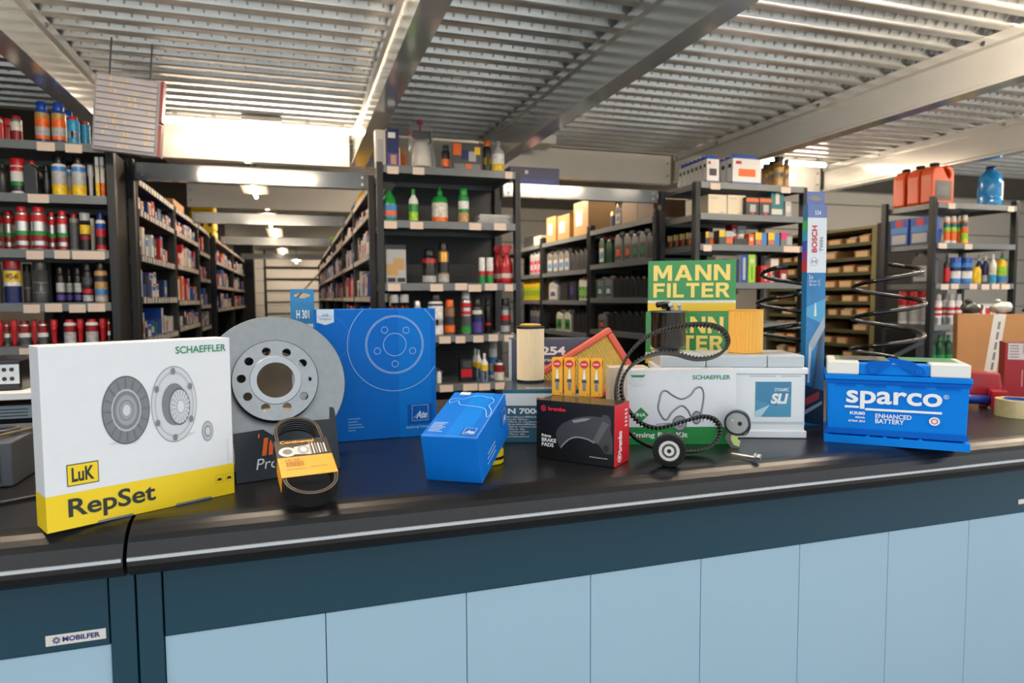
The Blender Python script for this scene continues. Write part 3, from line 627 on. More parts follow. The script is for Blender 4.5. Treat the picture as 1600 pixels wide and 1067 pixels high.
# far right rack
x_ = {}
for k, (u0, u1, hp, dy) in enumerate([(1445, 1488, 63, .09), (1433, 1470, 61, .20), (1420, 1455, 58, .32)]):
    x, w, sc = place(1447, 1488, 319.5, .07); r = jug(.205, .095, .285, (226, 84, 26), 'char', 'char', 'dgrey', (RX0+.13+.0*k, FRONT+dy, RZ[0]+.0006), 0, 'oil5')
    PEND.append((k, r, 'orange oil canister', 'far right rack top'))
flush('near')
x, w, sc = place(1529, 1571, 319.5, .1); h = 64*sc; w = 42*sc*.84
r = thing('water_bottle', 'large clear blue screenwash bottle on the far right rack', 'bottle', (x, FRONT+.12, RZ[0]+.0006)); rr = w/2*.95
B().lathe([(0, 0), (rr*.95, 0), (rr, .02), (rr, h*.22), (rr*.96, h*.25), (rr, h*.28), (rr, h*.6), (rr*.9, h*.75), (rr*.4, h*.9), (rr*.34, h*.93), (0, h*.93)], 20).obj('body', mat((24, 140, 214), .12, 0, .25, 40, .5, coat=.5), r, smooth=True)
B().lathe([(rr*.38, h*.92), (rr*.38, h*.99), (0, h)], 16).obj('cap', cm('navy'), r, smooth=True)
B().add([(rr*1.02*math.sin(a), -rr*1.02*math.cos(a), z) for a in (.1, .35, .6, .8) for z in (h*.15, h*.6)], [(2*k, 2*k+2, 2*k+3, 2*k+1) for k in range(3)]).obj('label', cm('off'), r)
shelf_goods('far right rack second shelf', RZ[1], 381, [
  ('spray', 1474, 1483, 42, .06, 'orange', 'off', [(.0, .15, 'white'), (.15, .6, 'orange'), (.6, .8, 'lime'), (.8, 1, 'teal')], 'orange and green spray can'), ('spray', 1484, 1493, 43, .06, 'orange', 'off', [(.0, .15, 'white'), (.15, .6, 'orange'), (.6, .8, 'lime'), (.8, 1, 'teal')], 'orange and green spray can'),
  ('spray', 1494, 1502, 44, .10, 'orange', 'off', [(.15, .6, 'orange'), (.6, .8, 'lime'), (.8, 1, 'teal')], 'orange and green spray can'), ('spray', 1501, 1511, 45, .06, 'orange', 'off', [(.0, .2, 'yellow'), (.2, .5, 'lime'), (.5, .8, 'orange'), (.8, 1, 'teal')], 'orange and green spray can'), ('flat', 1466, 1473, 22, .06, 'grey', 'blue', [], 'small blue topped tub')])
for k in range(2):
    r = pbox(.15, .10, .19, 'blue', 'blue', [(.3, .7, .7, .95, 'red'), (.05, .45, .95, .68, 'lblue'), (.1, .05, .9, .4, 'lgrey')], (RX0+.075, FRONT+.13+k*.17, RZ[1]+.0006), -PI/2); PEND.append((k, r, 'blue carton at the left end', 'far right rack second shelf'))
BC = [(.03, .25, 'lblue'), (.25, .6, 'white'), (.6, .78, 'navy'), (.78, 1, 'lblue')]
shelf_goods('far right rack third shelf', RZ[2], 443, [
  ('bottle', 1474, 1483, 45, .07, 'char', 'black', [(.1, .9, 'red')], 'black bottle with red stripe'), ('flat', 1484, 1499, 40, .06, 'blue', 'blue', BC, 'blue and white can'), ('flat', 1501, 1517, 40, .06, 'blue', 'blue', BC, 'blue and white can'),
  ('tin', 1518, 1531, 26, .05, 'yellow', 'yellow', [(.2, .8, 'yellow')], 'short yellow can'), ('bottle', 1524, 1533, 44, .14, 'navy', 'white', [(.1, .9, 'navy')], 'navy bottle with white nozzle'), ('bottle', 1534, 1543, 44, .10, 'navy', 'white', [(.1, .5, 'lgrey')], 'navy bottle with white nozzle'), ('bottle', 1545, 1555, 46, .05, 'white', 'white', [(.03, .5, 'cyan'), (.5, .9, 'off')], 'white and cyan bottle'),
  ('pump', 1557, 1571, 49, .06, 'yellow', 'green', [(.05, .4, 'lblue'), (.4, .9, 'lime')], 'yellow and green bottle')])
jg = jug(.14, .09, .23, 'dgrey', 'black', 'lgrey', 'grey', (RX0+.10, FRONT+.14, RZ[2]+.0006), -PI/2, 'sq'); PEND.append((0, jg, 'dark canister with grey label', 'far right rack third shelf'))
RW = [(.03, .3, 'silver'), (.3, .4, 'white'), (.4, .5, 'red'), (.5, .62, 'white'), (.62, .76, 'red'), (.76, 1, 'white')]
_f = [('spray', a, b, 47, dy, 'white', 'lgrey', RW, 'red and white striped spray can') for a, b, dy in ((1460, 1470, .06), (1471, 1479, .12), (1480, 1490, .06), (1491, 1501, .06))]
shelf_goods('far right rack fourth shelf', RZ[3], 506, _f + [('box', 1519, 1542, 30, .1, 'white', 'white', [(.1, .2, .3, .8, 'red'), (.5, .2, .85, .8, 'red')], .08, 'white box with red letters'), ('box', 1544, 1567, 30, .1, 'white', 'white', [(.1, .2, .3, .8, 'red'), (.5, .2, .85, .8, 'red')], .08, 'white box with red letters')])
for k in range(3):
    c = can(.075, .24, 'white', 'red', [(.1, .7, 'lgrey'), (.7, .95, 'red')], 'flat', (RX0+.085, FRONT+.10+k*.095, RZ[3]+.0006)); PEND.append((k, c, 'white can with broad red cap', 'far right rack fourth shelf'))
for k in range(5):
    c = can(.07, .22, 'dgreen', 'green', [(.1, .6, 'green')], 'bottle', (RX0+.12+k*.085, FRONT+.09, RZ[4]+.0006)); PEND.append((k, c, 'green bottle', 'far right rack lowest shelf'))
flush()
# ------------------------------------------------------------------ special goods on the middle rack
x, w, sc = place(641, 676, 263, .12); h = 79*sc
r = thing('pump_sprayer', 'white pump sprayer with red nozzle wrapped in clear plastic on the middle rack', 'sprayer', (x, FRONT+.12, CZ[0]+.0006)); q = w/2*.9
B().lathe([(0, 0), (q*.92, 0), (q*.98, h*.03), (q, h*.07), (0, h*.07)], 18).obj('base', cm('char'), r, smooth=True)
B().lathe([(q*.95, h*.07), (q, h*.1), (q*.92, h*.35), (q*.75, h*.50), (q*.5, h*.56), (0, h*.56)], 18).obj('tank', cm('off', .3), r, smooth=True)
B().prism([(-q*.95, h*.72), (-q*.8, h*.78), (q*.9, h*.76), (q*1.0, h*.55), (q*.75, h*.54), (q*.6, h*.64), (-q*.5, h*.64), (-q*.6, h*.56), (q*.3, h*.56)][:6]+[(-q*.45, h*.62), (-q*.9, h*.66)], -.02, .02).obj('pump_head', cm('black'), r, bevel=.003)
B().lathe([(q*.14, h*.76), (q*.14, h*.9), (q*.35, h*.92), (q*.3, h*.99), (0, h)], 10, (-q*.1, 0, 0)).obj('handle', cm('red'), r)
B().box(-q*1.3, -q*.85, -.008, .008, h*.69, h*.75).obj('nozzle', cm('red'), r)
bag = []
for k in range(7):
    z = h*(0.0+k/6*1.02); e = (1.25, 1.3, 1.25, 1.35, 1.3, 1.1, .6)[k]
    bag.append((q*e, max(z, .002)))
bb = B().lathe(bag, 14); bb.V = [(X*(1+.10*math.sin(9*Z/h+5*X/q)), Y*(1+.12*math.cos(11*Z/h+4*Y/q)), Z) for X, Y, Z in bb.V]
bb.obj('plastic_wrap', mat((235, 238, 240), .08, 0, trans=0.0, alpha=.13), r)
x, w, sc = place(741, 794, 346.5, .12)
for k in range(5):
    o = B().box(-w/2*(1-.03*k), w/2*(1-.05*(k % 2)), -.085, .085, 0, .010).obj('wrapped_sheet', mat((150+8*k, 150+8*k, 148+8*k), .3, 0, .1, 20)); o.location = (x, FRONT+.13, CZ[1]+.0006+k*.0106); o.rotation_euler.z = .05*(k % 3)-.04
    tag(o, ['lowest', 'second lowest', 'middle', 'second highest', 'topmost'][k]+' grey wrapped sheet in the pile on the middle rack', 'sheet', 'pile of grey sheets')

# ------------------------------------------------------------------ parts aisle: racks on both sides full of boxes
PAL = [('blue', 'blue', 'blue'), ('white', 'white', 'white'), ('red', 'white', 'red and white'), ('blue', 'white', 'blue and white'), ('navy', 'lblue', 'navy'), ('orange', 'white', 'orange and white'), ('off', 'off', 'cream'), ('teal', 'teal', 'teal'), ('red', 'red', 'red'), ('char', 'char', 'black')]
WGT = [7, 3, 6, 8, 4, 3, 1, 1, 3, 2]
LIPD = mat((74, 78, 80), .5)
def aisle_bay(side, label, sname, X, y0, y1, levels, H, wmin, wmax, fillp=.8):
    L = y1-y0
    if side == 'L': rack(label, X, y0, PI/2, L, .45, levels, H, back=True, side=True, tagrow=True, lipm=LIPD)  # dark back panels added so gaps between boxes read as deep shade
    else: rack(label, X, y1, -PI/2, L, .40, levels, H, back=True, side=True, tagrow=True, lipm=LIPD)
    B_ = levels
    for k, z in enumerate(levels[1:] if len(levels) > 1 else levels):
        gap = (levels[k]-z)-.06
        yy = y0+.055; n = 0
        while yy < y1-.12:
            w = random.uniform(wmin, wmax)
            if yy+w > y1-.05: break
            if random.random() < fillp:
                c = random.choices(PAL, WGT)[0]; h = min(gap, random.uniform(.4, .95)*gap); d = random.choice((.16, .2, .24))
                w_, h_ = round(w, 2), round(h, 2)
                pr = random.choice([[(.1, .55, .9, .9, 'white' if c[1] != 'white' else 'lblue')], [(.15, .2, .85, .6, 'off' if c[1] != 'off' else 'red')], [(0, .7, 1, 1, c[0])], [(.1, .1, .5, .9, 'white' if c[1] != 'white' else 'red'), (.6, .6, .9, .9, 'orange')]])
                sgn = -1 if side == 'L' else 1; rot = PI/2 if side == 'L' else -PI/2
                r = pbox(w_, d, h_, c[0], c[1], pr, (X+sgn*(d/2+.012), yy+w/2, z+.0006), rot)
                PEND.append((yy, r, '%s parts box' % c[2], '%s shelf %s' % (sname, ('two', 'three', 'four', 'five', 'six')[k])))
                if h_ < gap*.5 and random.random() < .5:      # a second box on top
                    c2 = random.choices(PAL, WGT)[0]; r = pbox(w_, d-.02, round(gap*.42, 2), c2[0], c2[1], pr, (X+sgn*(d/2+.014), yy+w/2, z+.0006+h_+.0006), rot)
                    PEND.append((yy, r, 'stacked %s parts box' % c2[2], '%s shelf %s' % (sname, ('two', 'three', 'four', 'five', 'six')[k])))
            yy += w+random.uniform(.004, .03)
    flush('near')
AL = [2.0, 1.835, 1.59, 1.36, 1.13]
XL, XR = -.795, .442
aisle_bay('L', 'nearest parts rack on the left of the aisle', 'nearest left aisle rack', XL, 4.06, 5.24, AL, 2.02, .055, .11)
aisle_bay('L', 'second parts rack on the left of the aisle', 'second left aisle rack', XL, 5.25, 6.44, [2.0, 1.835, 1.6, 1.34, 1.15], 2.02, .06, .12)
aisle_bay('L', 'third parts rack on the left of the aisle', 'third left aisle rack', XL, 6.45, 7.25, [2.0, 1.78, 1.54, 1.30, 1.1], 2.02, .08, .14)
aisle_bay('L', 'fourth parts rack on the left of the aisle', 'fourth left aisle rack', XL, 7.75, 9.9, [2.0, 1.76, 1.5, 1.25], 2.02, .14, .24)
aisle_bay('L', 'farthest parts rack on the left of the aisle', 'farthest left aisle rack', XL, 9.91, 12.0, [2.0, 1.76, 1.5, 1.25], 2.02, .18, .32)
aisle_bay('R', 'nearest parts rack on the right of the aisle', 'nearest right aisle rack', XR, 4.08, 5.3, [2.02, 1.87, 1.62, 1.36, 1.13], 2.04, .055, .11)
aisle_bay('R', 'second parts rack on the right of the aisle', 'second right aisle rack', XR, 5.31, 6.6, [2.02, 1.87, 1.62, 1.36, 1.13], 2.04, .07, .13)
aisle_bay('R', 'third parts rack on the right of the aisle', 'third right aisle rack', XR, 6.61, 8.2, [2.02, 1.87, 1.62, 1.36], 2.04, .10, .18)
aisle_bay('R', 'fourth parts rack on the right of the aisle', 'fourth right aisle rack', XR, 8.21, 10.4, [2.02, 1.87, 1.62, 1.36], 2.04, .16, .26)
aisle_bay('R', 'farthest parts rack on the right of the aisle', 'farthest right aisle rack', XR, 10.41, 13.5, [2.02, 1.87, 1.62, 1.36], 2.04, .26, .42)
# things on top of the aisle racks
YP = mat((240, 206, 20), .35)
for k in range(4):
    b = B().box(-.125, .125, -.15, .15, 0, .105); r = thing('yellow_pack', ['lowest', 'second lowest', 'third', 'topmost'][k]+' black-banded yellow pack in the stack on the left aisle racks', 'pack', (-.94, 8.15, 2.0006+k*.1065), (0, 0, 0), 'yellow packs on the left aisle racks')
    b.obj('pack_body', YP, r, bevel=.02)
    for xx in (-.10, -.02, .06): B().box(xx, xx+.035, -.1515, -.1503, .03, .075).obj('black_marking', cm('black'), r)
r = pbox(.5, .3, .10, 'kraft', 'kraft', [], (-1.0, 5.85, 2.0006), PI/2, 'flat_carton'); r['label'] = 'flat kraft carton lying on the left aisle racks'
for k in range(2):
    r = pbox(.22, .2, .16-.03*k, 'lime', 'lime', [(.1, .3, .9, .7, 'yellow')], (.58, 9.4+k*.5, 2.0206), -PI/2, 'lime_pack'); r['label'] = ('nearer', 'farther')[k]+' yellow-green pack on the right aisle racks'; r['group'] = 'lime packs on the right aisle racks'
for k in range(3):
    c = [('purple', 'lgrey'), ('lblue', 'purple'), ('yellow', 'yellow')][k]
    r = thing('hanging_bag', ['purple and grey bag nearest', 'light blue bag second', 'yellow bag third'][k]+' on the edge of the right aisle rack top', 'bag', (.60, 6.12-k*.25, 2.0206), (0, 0, -PI/2))
    B().lathe([(0, 0), (.09, .0), (.115, .03), (.11, .12), (.07, .19), (.02, .215), (0, .22)], 12).obj('bag_body', cm(c[0], .3), r, smooth=True)
    B().lathe([(.118, .04), (.1155, .10)], 12).obj('label', cm(c[1], .3), r)
r = pbox(.33, .22, .105, 'navy', 'navy', [(.1, .1, .9, .3, 'blue'), (.3, .6, .36, .8, 'off')], (1.455, 4.115, 2.0556), 0, 'blue_carton'); r['label'] = 'long navy carton lying across the tie beam of the oil aisle'
# back-to-back rack behind the middle rack, facing the oil aisle
rack('dark rack behind the middle rack facing the oil aisle', 1.255, 4.08, PI/2, 1.25, .40, [2.02, 1.6, 1.2, .8], 2.04, side=True)
# column and far shelving at the end of the aisle
r = thing('steel_column', 'dark blue steel column at the far end of the parts aisle', 'column', (-1.0, 12.6, 0))
B().box(0, .32, 0, .02, 0, 2.49).obj('flange', mat((22, 34, 58), .4), r); B().box(0, .32, .28, .30, 0, 2.49).obj('flange', mat((22, 34, 58), .4), r); B().box(.15, .17, .021, .279, 0, 2.49).obj('web', mat((22, 34, 58), .4), r)
rack('open dark rack standing at the far end of the parts aisle', -.62, 15.2, 0, 1.5, .5, [2.3, 2.05, 1.8, 1.55, 1.3, 1.05, .8], 2.4, brace=[(.5, 1.2, 1.4, 2.2)])

# ------------------------------------------------------------------ oil aisle
XO = 2.31
OZ = [1.885, 1.608, 1.340, 1.085]
rack('nearest oil rack behind the green filter boxes', XO, 5.06, -PI/2, 1.06, .45, OZ, 1.93, side=False, back=True)
rack('second oil rack with cartons on top', XO, 6.18, -PI/2, 1.11, .45, [1.87, 1.58, 1.32, 1.04], 1.93, back=True)
rack('farthest oil rack beside the back wall', XO, 7.9, -PI/2, 1.71, .45, [1.87, 1.58, 1.32, 1.04], 1.93, back=True)
def oil(k, items):
    last = {}
    for it in sorted(items, key=lambda q: -q[2]):
        kind, u0, u1, vt, body, cap, lab, lab2, desc = it
        ym, yn = atX(u0, 440, XO).y, atX(u1, 440, XO).y; yc = (ym+yn)/2; w = (ym-yn)*.95
        near = yc < 5.06; far = yc > 6.18; z = OZ[k] if near else [1.87, 1.58, 1.32, 1.04][k]
        lo, hi = (4.02, 5.05) if near else ((6.2, 7.88) if far else (5.08, 6.17)); w = min(w, .3)
        bay = (k, near, far); yc = max(yc, lo+.04+w/2, last.get(bay, 0)+w/2+.004)
        if yc+w/2 > hi-.036: continue
        last[bay] = yc+w/2
        h = max(.08, atX((u0+u1)/2, vt, XO).z-z)
        d = .09 if kind in ('oil', 'sq') else .25
        P = (XO+d/2+.02, yc, z+.0006)
        if k: h = min(h, .24)
        if kind == 'box': r = pbox(w, d, h, body, body, [(.15, .3, .6, .75, lab)] if lab else [], P, -PI/2, 'oil_carton')
        elif kind in ('oil', 'sq', 'oil5'): r = jug(w, d, h, body, cap, lab, lab2, P, -PI/2, kind)
        else: r = can(w, h, body, cap, [(.1, .8, lab)] if lab else [], 'bottle', P)
        PEND.append((-u0, r, desc, '%s oil rack %s shelf' % ('near' if near else ('far' if far else 'middle'), ['top', 'second', 'third', 'fourth'][k])))
G1 = ('dgrey', 'dgrey')
oil(0, [('box', 816, 833, 370, 'char', None, None, None, 'dark carton'), ('box', 834, 846, 368, 'cream', None, 'white', None, 'cream carton'), ('box', 851, 866, 339, 'kraft', None, 'white', None, 'tan carton with white label'), ('box', 868, 887, 336, 'kraft', None, 'white', None, 'tan carton with white label'),
  ('box', 889, 920, 315, 'tan', None, 'white', None, 'large tan carton'), ('bot', 936, 951, 316, 'gold', 'gold', 'navy', None, 'golden bottle'), ('oil', 961, 972, 318, 'dgrey', 'black', 'lgrey', 'grey', 'grey bottle'), ('box', 974, 1000, 312, 'kraft', None, None, None, 'plain kraft carton'), ('box', 1003, 1030, 310, 'brown', None, None, None, 'brown carton')])
_j = [('oil', 827+6.6*k, 833+6.6*k, 392-2*k, 'lgrey', 'lgrey', 'pink', 'off', 'grey bottle with pink label') for k in range(3)]
_j += [('oil', 852+8.8*k, 860+8.8*k, 392-1.5*k, 'silver', 'lgrey', 'off', 'lblue', 'silver bottle with white label') for k in range(4)]
_j += [('oil', 889+7.5*k, 896+7.5*k, 392-2*k, 'dgrey', 'char', None, None, 'dark grey bottle') for k in range(4)]
_j += [('sq', 923, 931, 370, 'dgreen', 'red', 'off', 'lblue', 'green bottle with red cap'), ('sq', 932, 941, 369, 'dgreen', 'red', 'off', 'lblue', 'green bottle with red cap'), ('sq', 943, 952, 370, 'dgreen', 'red', None, None, 'dark green bottle with red cap')]
_j += [('oil', 956, 968, 362, 'grey', 'lgrey', 'dgrey', 'orange', 'grey bottle with orange label'), ('oil', 971, 983, 360, 'grey', 'lgrey', 'dgrey', 'orange', 'grey bottle with orange label'), ('oil', 985, 997, 360, 'grey', 'lgrey', 'dgrey', 'green', 'grey bottle with green label'), ('oil', 999, 1011, 356, 'grey', 'lgrey', 'dgrey', 'green', 'grey bottle with green label'), ('oil', 1014, 1025, 358, 'dgrey', 'char', None, None, 'dark grey bottle')]
oil(1, _j)
_j = [('sq', 815+4.6*k, 819+4.6*k, 434-.5*k, 'yellow', 'red', 'lime', 'green', 'yellow bottle with red cap') for k in range(7)]
_j += [('oil', 854, 868, 438, 'lgrey', 'lgrey', 'off', 'purple', 'grey bottle with white label'), ('box', 872, 884, 442, 'char', None, None, None, 'dark carton'), ('box', 886, 897, 440, 'char', None, 'purple', None, 'dark carton')]
_j += [('sq', 904+6*k, 909+6*k, 431, 'off', 'red', 'green', 'lime', 'white bottle with green label') for k in range(3)]
_j += [('oil', 929, 939, 433, 'grey', 'lgrey', 'teal', 'off', 'grey bottle with teal label'), ('oil', 941, 953, 431, 'grey', 'lgrey', 'teal', 'off', 'grey bottle with teal label')]
_j += [('oil', 956+10*k, 965+10*k, 430, 'char', 'char', None, None, 'black bottle') for k in range(7)]
oil(2, _j)
_j = [('oil', 828+6.6*k, 834+6.6*k, 480, 'grey', 'lgrey', 'dgrey', 'purple', 'grey bottle with purple label') for k in range(3)]
_j += [('oil', 866, 876, 484, 'off', 'white', 'green', 'dgreen', 'white bottle with green label'), ('oil', 878, 889, 484, 'off', 'white', 'green', 'dgreen', 'white bottle with green label')]
_j += [('oil', 892+7*k, 898+7*k, 484, 'char', 'char', None, None, 'black bottle') for k in range(4)]
_j += [('oil', 931, 943, 488, 'grey', 'lgrey', 'dgrey', 'orange', 'grey bottle with orange label')]+[('oil', 946+11*k, 956+11*k, 486, 'char', 'char', None, None, 'black bottle') for k in range(7)]
oil(3, _j)
flush('near')
# ------------------------------------------------------------------ green pigeonhole cabinet
GX, GY0, GY1 = 5.0, 4.74, 6.2
GRN = mat((92, 92, 62), .45, 0, .06, 8)
g = thing('pigeonhole_cabinet', 'olive green pigeonhole cabinet of small trays behind the coil springs', 'cabinet', (GX, GY0, 0))
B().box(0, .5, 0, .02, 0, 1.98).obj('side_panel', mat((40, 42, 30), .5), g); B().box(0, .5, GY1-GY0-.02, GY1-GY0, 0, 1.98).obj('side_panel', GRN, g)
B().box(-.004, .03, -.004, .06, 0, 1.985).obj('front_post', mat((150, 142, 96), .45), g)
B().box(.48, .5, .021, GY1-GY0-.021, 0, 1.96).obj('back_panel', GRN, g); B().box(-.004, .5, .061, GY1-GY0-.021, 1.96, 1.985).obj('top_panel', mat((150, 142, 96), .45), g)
GL = [1.83, 1.695, 1.56, 1.42, 1.285, 1.15, 1.015, .88, .745]
for z in GL:
    B().box(.0, .479, .061, GY1-GY0-.021, z-.006, z).obj('shelf', GRN, g); B().box(-.006, -.0005, .061, GY1-GY0-.021, z-.02, z+.012).obj('shelf_lip', GRN, g)
for q in range(1, 9):
    yy = .06+q*.38
for z in GL:
    yy = .09
    for n in range(9):
        w = random.choice((.12, .14, .17))
        if yy+w > GY1-GY0-.03: break
        if random.random() < .82:
            b = B(); h = .055+random.random()*.02; b.add([(.004, 0, 0), (.004, w, 0), (.38, w, 0), (.38, 0, 0), (.004, 0, h), (.004, w, h), (.38, w, h*1.4), (.38, 0, h*1.4)], [(0, 1, 5, 4)[::-1], (1, 2, 6, 5), (2, 3, 7, 6), (3, 0, 4, 7), (0, 1, 2, 3)])
            r = thing('tray', '', 'tray', (GX, GY0+yy, z+.0006)); b.obj('tray_body', cm('kraft'), r)
            B().box(.0004, .0034, w*.12, w*.88, .004, h-.008).obj('tag', mat((240, 206, 160), .5), r)
            if random.random() < .7:
                c = random.choice(['off', 'off', 'red', 'orange', 'lgrey', 'white']); B().box(.02, .2, .015, w-.015, .004, h*.9+random.random()*.02).obj('contents', cm(c), r, bevel=.01)
            PEND.append((yy, r, 'kraft tray', 'pigeonhole cabinet shelf %s' % (['one', 'two', 'three', 'four', 'five', 'six', 'seven', 'eight', 'nine'][GL.index(z)])))
        yy += w+random.uniform(.02, .06)
flush('near')
c = can(.10, .16, 'white', 'pink', [(.1, .4, 'char'), (.6, .95, 'pink')], 'flat', (GX+.08, GY0+.95, 1.9856)); c['label'] = 'pink and white can on top of the pigeonhole cabinet'
# dark cabinet between the pigeonholes and the right rack
r = thing('dark_locker', 'dark narrow locker beside the far right rack', 'cabinet', (4.86, 4.22, 0))
B().box(0, .35, 0, .4, 0, 1.98).obj('body', mat((30, 33, 36), .5), r, bevel=.004); B().box(.01, .34, -.014, -.001, .05, 1.95).obj('door', mat((38, 41, 44), .45), r, bevel=.003)

# ------------------------------------------------------------------ hanging small-parts organiser
r = thing('parts_organiser', 'translucent small-parts organiser with yellow tabs hung above the left rack', 'organiser', (-.835, 3.40, 2.005), (0, math.radians(5), math.radians(-2)))
OW, OH = .262, .335
B().box(0, OW, 0, .045, 0, OH).obj('case', mat((148, 146, 152), .35, 0, .05, 8), r, bevel=.004)
for k in range(12):
    z = .012+k*(OH-.02)/12
    B().box(.012, OW-.012, -.010, -.0005, z+.003, z+(OH-.02)/12-.003).obj('compartment_row', mat((176, 174, 182), .25, 0, .08, 14), r)
    yt = B()
    for j in range(random.randint(2, 5)):
        a = random.uniform(.02, OW-.03); yt.box(a, a+.004, -.0112, -.0103, z+.006, z+.021)
    yt.obj('yellow_tab', cm('yellow'), r)['kind'] = 'stuff'
for z0, z1 in ((.0, OH*.42), (OH*.46, OH)): B().box(OW+.0005, OW+.012, -.006, .045, z0, z1).obj('red_edge', cm('dred'), r)
for xx in (.05, OW-.05): B().box(xx-.003, xx+.003, .02, .026, OH+.0005, OH+.165).obj('hanger', RACK, r)
# ================================================================== the sales counter
TOPM = mat((22, 22, 24), .30, 0, .08, 60, .05)
FASC = mat((18, 62, 80), .3, 0, .03, 5, spec=.35)
PANB = mat((160, 189, 207), .42, 0, .015, 3)
def counter_top(label, x0, x1):
    r = thing('worktop', label, 'worktop', (0, 0, 0))
    P = [(2.2, 1.0), (1.165, 1.0)]
    for k in range(1, 8): a = PI/2*k/8; P.append((1.165-.065*math.sin(a), .948+.052*math.cos(a)))
    P += [(1.100, .950)]
    low = [(1.101, .944), (1.106, .932), (1.118, .924), (1.14, .922), (2.2, .962)]
    poly = P+low; n = len(poly); b = B()
    b.add([(x0, y, z) for y, z in poly]+[(x1, y, z) for y, z in poly], [tuple(range(n)), tuple(range(2*n-1, n-1, -1))]+[(k, (k+1) % n, (k+1) % n+n, k+n) for k in range(n)])
    b.obj('rolled_slab', TOPM, r)
    B().box(x0+.001, x1-.001, 1.0955, 1.0995, .9535, .9585).obj('silver_strip', mat((200, 206, 212), .3, .6), r)
    return r
counter_top('short black worktop under the white clutch box at left', -2.6, -.2535)
counter_top('long black worktop carrying the displayed car parts', -.248, 3.6)
def counter_body(label, x0, x1, first, pans, badge=None, rpost=False):
    r = thing('counter_unit', label, 'counter', (0, 0, 0))
    fx0 = x0+.037; fx1 = x1-.037 if rpost else x1
    B().box(fx0+.001, fx1-.001, 1.170, 1.19, .797, .9205).obj('fascia', FASC, r, bevel=.002)
    B().box(x0, x0+.036, 1.168, 1.21, 0, .9215).obj('corner_post', FASC, r, bevel=.002)
    if rpost: B().box(x1-.036, x1, 1.168, 1.21, 0, .9215).obj('corner_post', FASC, r, bevel=.002)
    B().box(x0+.0365, x1-.0365, 1.2105, 2.15, .05, .918).obj('carcass', mat((34, 40, 44), .5), r)
    xx = first
    for k in range(pans):
        a, b_ = xx+k*.252, xx+k*.252+.2507
        if b_ > x1: b_ = x1
        B().box(max(a, fx0), min(b_, fx1), 1.174, 1.192, .06, .7955).obj('front_panel', PANB, r, bevel=.0012)
    B().box(fx0+.001, fx1-.001, 1.185, 1.2, .0, .058).obj('plinth', FASC, r)
    return r
c1 = counter_body('left counter unit with the maker badge', -2.6, -.254, -2.81, 10, rpost=True)
c2 = counter_body('long counter unit with pale blue panels and dark fascia', -.2515, 3.6, -.2145, 16)
# badge on the left unit
f = Face(c1, 'front', 1, 1, 1)
def fpt(u, v): p = atY(u, v, 1.17); return p.x, p.z
p0, p1 = fpt(72, 1008), fpt(166, 982); bw = p1[0]-p0[0]; bz = (p0[1]+p1[1])/2
bd = B().box(p0[0], p1[0], 1.1675, 1.1698, bz-.0085, bz+.0085).obj('badge', mat((226, 218, 212), .3, .3), c1, bevel=.0006); bd['label'] = 'silver maker badge reading MOBILFER'
NV = mat((30, 54, 120), .4)
V, F = text2d('MOBILFER', .03)
OBJ('lettering', MESH('lettering', [(p0[0]+bw*(.28+.62*a), 1.1668, bz-.0035+.008*b) for a, b in V], F, NV), c1)
sb = B()
for k in range(8):
    a = PI/4*k; c, s = math.cos(a), math.sin(a); cx, cz = p0[0]+bw*.18, bz
    sb.add([(cx+.002*c-.0008*s, 1.1669, cz+.002*s+.0008*c), (cx+.002*c+.0008*s, 1.1669, cz+.002*s-.0008*c), (cx+.0055*c+.001*s, 1.1669, cz+.0055*s-.001*c), (cx+.0055*c-.001*s, 1.1669, cz+.0055*s+.001*c)], [(0, 1, 2, 3)])
sb.obj('emblem', NV, c1)
p0 = fpt(1590, 784); B().box(p0[0], p0[0]+.09, 1.1675, 1.1698, p0[1]-.006, p0[1]+.006).obj('badge', mat((226, 218, 212), .3, .3), c2, bevel=.0006)

# ================================================================== white clutch kit box
WHT, YEL = CARDW, mat((248, 212, 24), .4)
INK, GRN_ = mat((34, 46, 44), .5), mat((28, 138, 96), .5)
r, fc = carton('clutch_kit_box', 'white and yellow clutch kit carton standing at the left end of the counter', 'box', -.353, 1.118, 1.0005, 29.1, .278, .055, .274, WHT)
F1 = fc('front'); FL = fc('left')
F1.rect(0, 0, 1, .195, YEL, name='yellow_band'); FL.rect(0, 0, 1, .195, YEL, name='yellow_band')
F1.text('SCHAEFFLER', .675, .918, .972, .962, GRN_, .012)
F1.rect(.10, .232, .25, .352, INK, 2); F1.rect(.104, .237, .246, .347, YEL, 3); F1.text('LuK', .122, .253, .228, .332, INK, .03)
F1.text('RepSet', .10, .033, .535, .165, INK, .018)
g = [mat((c, c+2, c+6), .5) for c in (96, 128, 160, 190, 212, 224)]
def ell(F, ca, cb, ra, rb, seq, rot=0, lay=2):
    for k, (q, m, inn) in enumerate(seq): F.disc(ca, cb, ra*q, rb*q, m, lay+k, inn, rot)
F1.poly([(.30, .43), (.44, .415), (.47, .44), (.36, .45)], g[4], 1); F1.poly([(.60, .40), (.70, .395), (.78, .43), (.66, .44)], g[4], 1)
ell(F1, .40, .614, .123, .197, [(1.0, g[0], 0), (.96, g[1], 0), (.62, g[3], 0), (.56, g[1], 0), (.44, g[2], 0), (.30, g[1], .9), (.16, g[4], 0)])
for k in range(16):
    a = 2*PI*k/16; F1.line([(.40+.076*math.cos(a), .614+.122*math.sin(a)), (.40+.116*math.cos(a), .614+.186*math.sin(a))], .0008, g[0], 10)
ell(F1, .658, .617, .128, .23, [(1.0, g[2], 0), (.97, g[4], 0), (.86, g[3], .93), (.55, g[1], 0)])
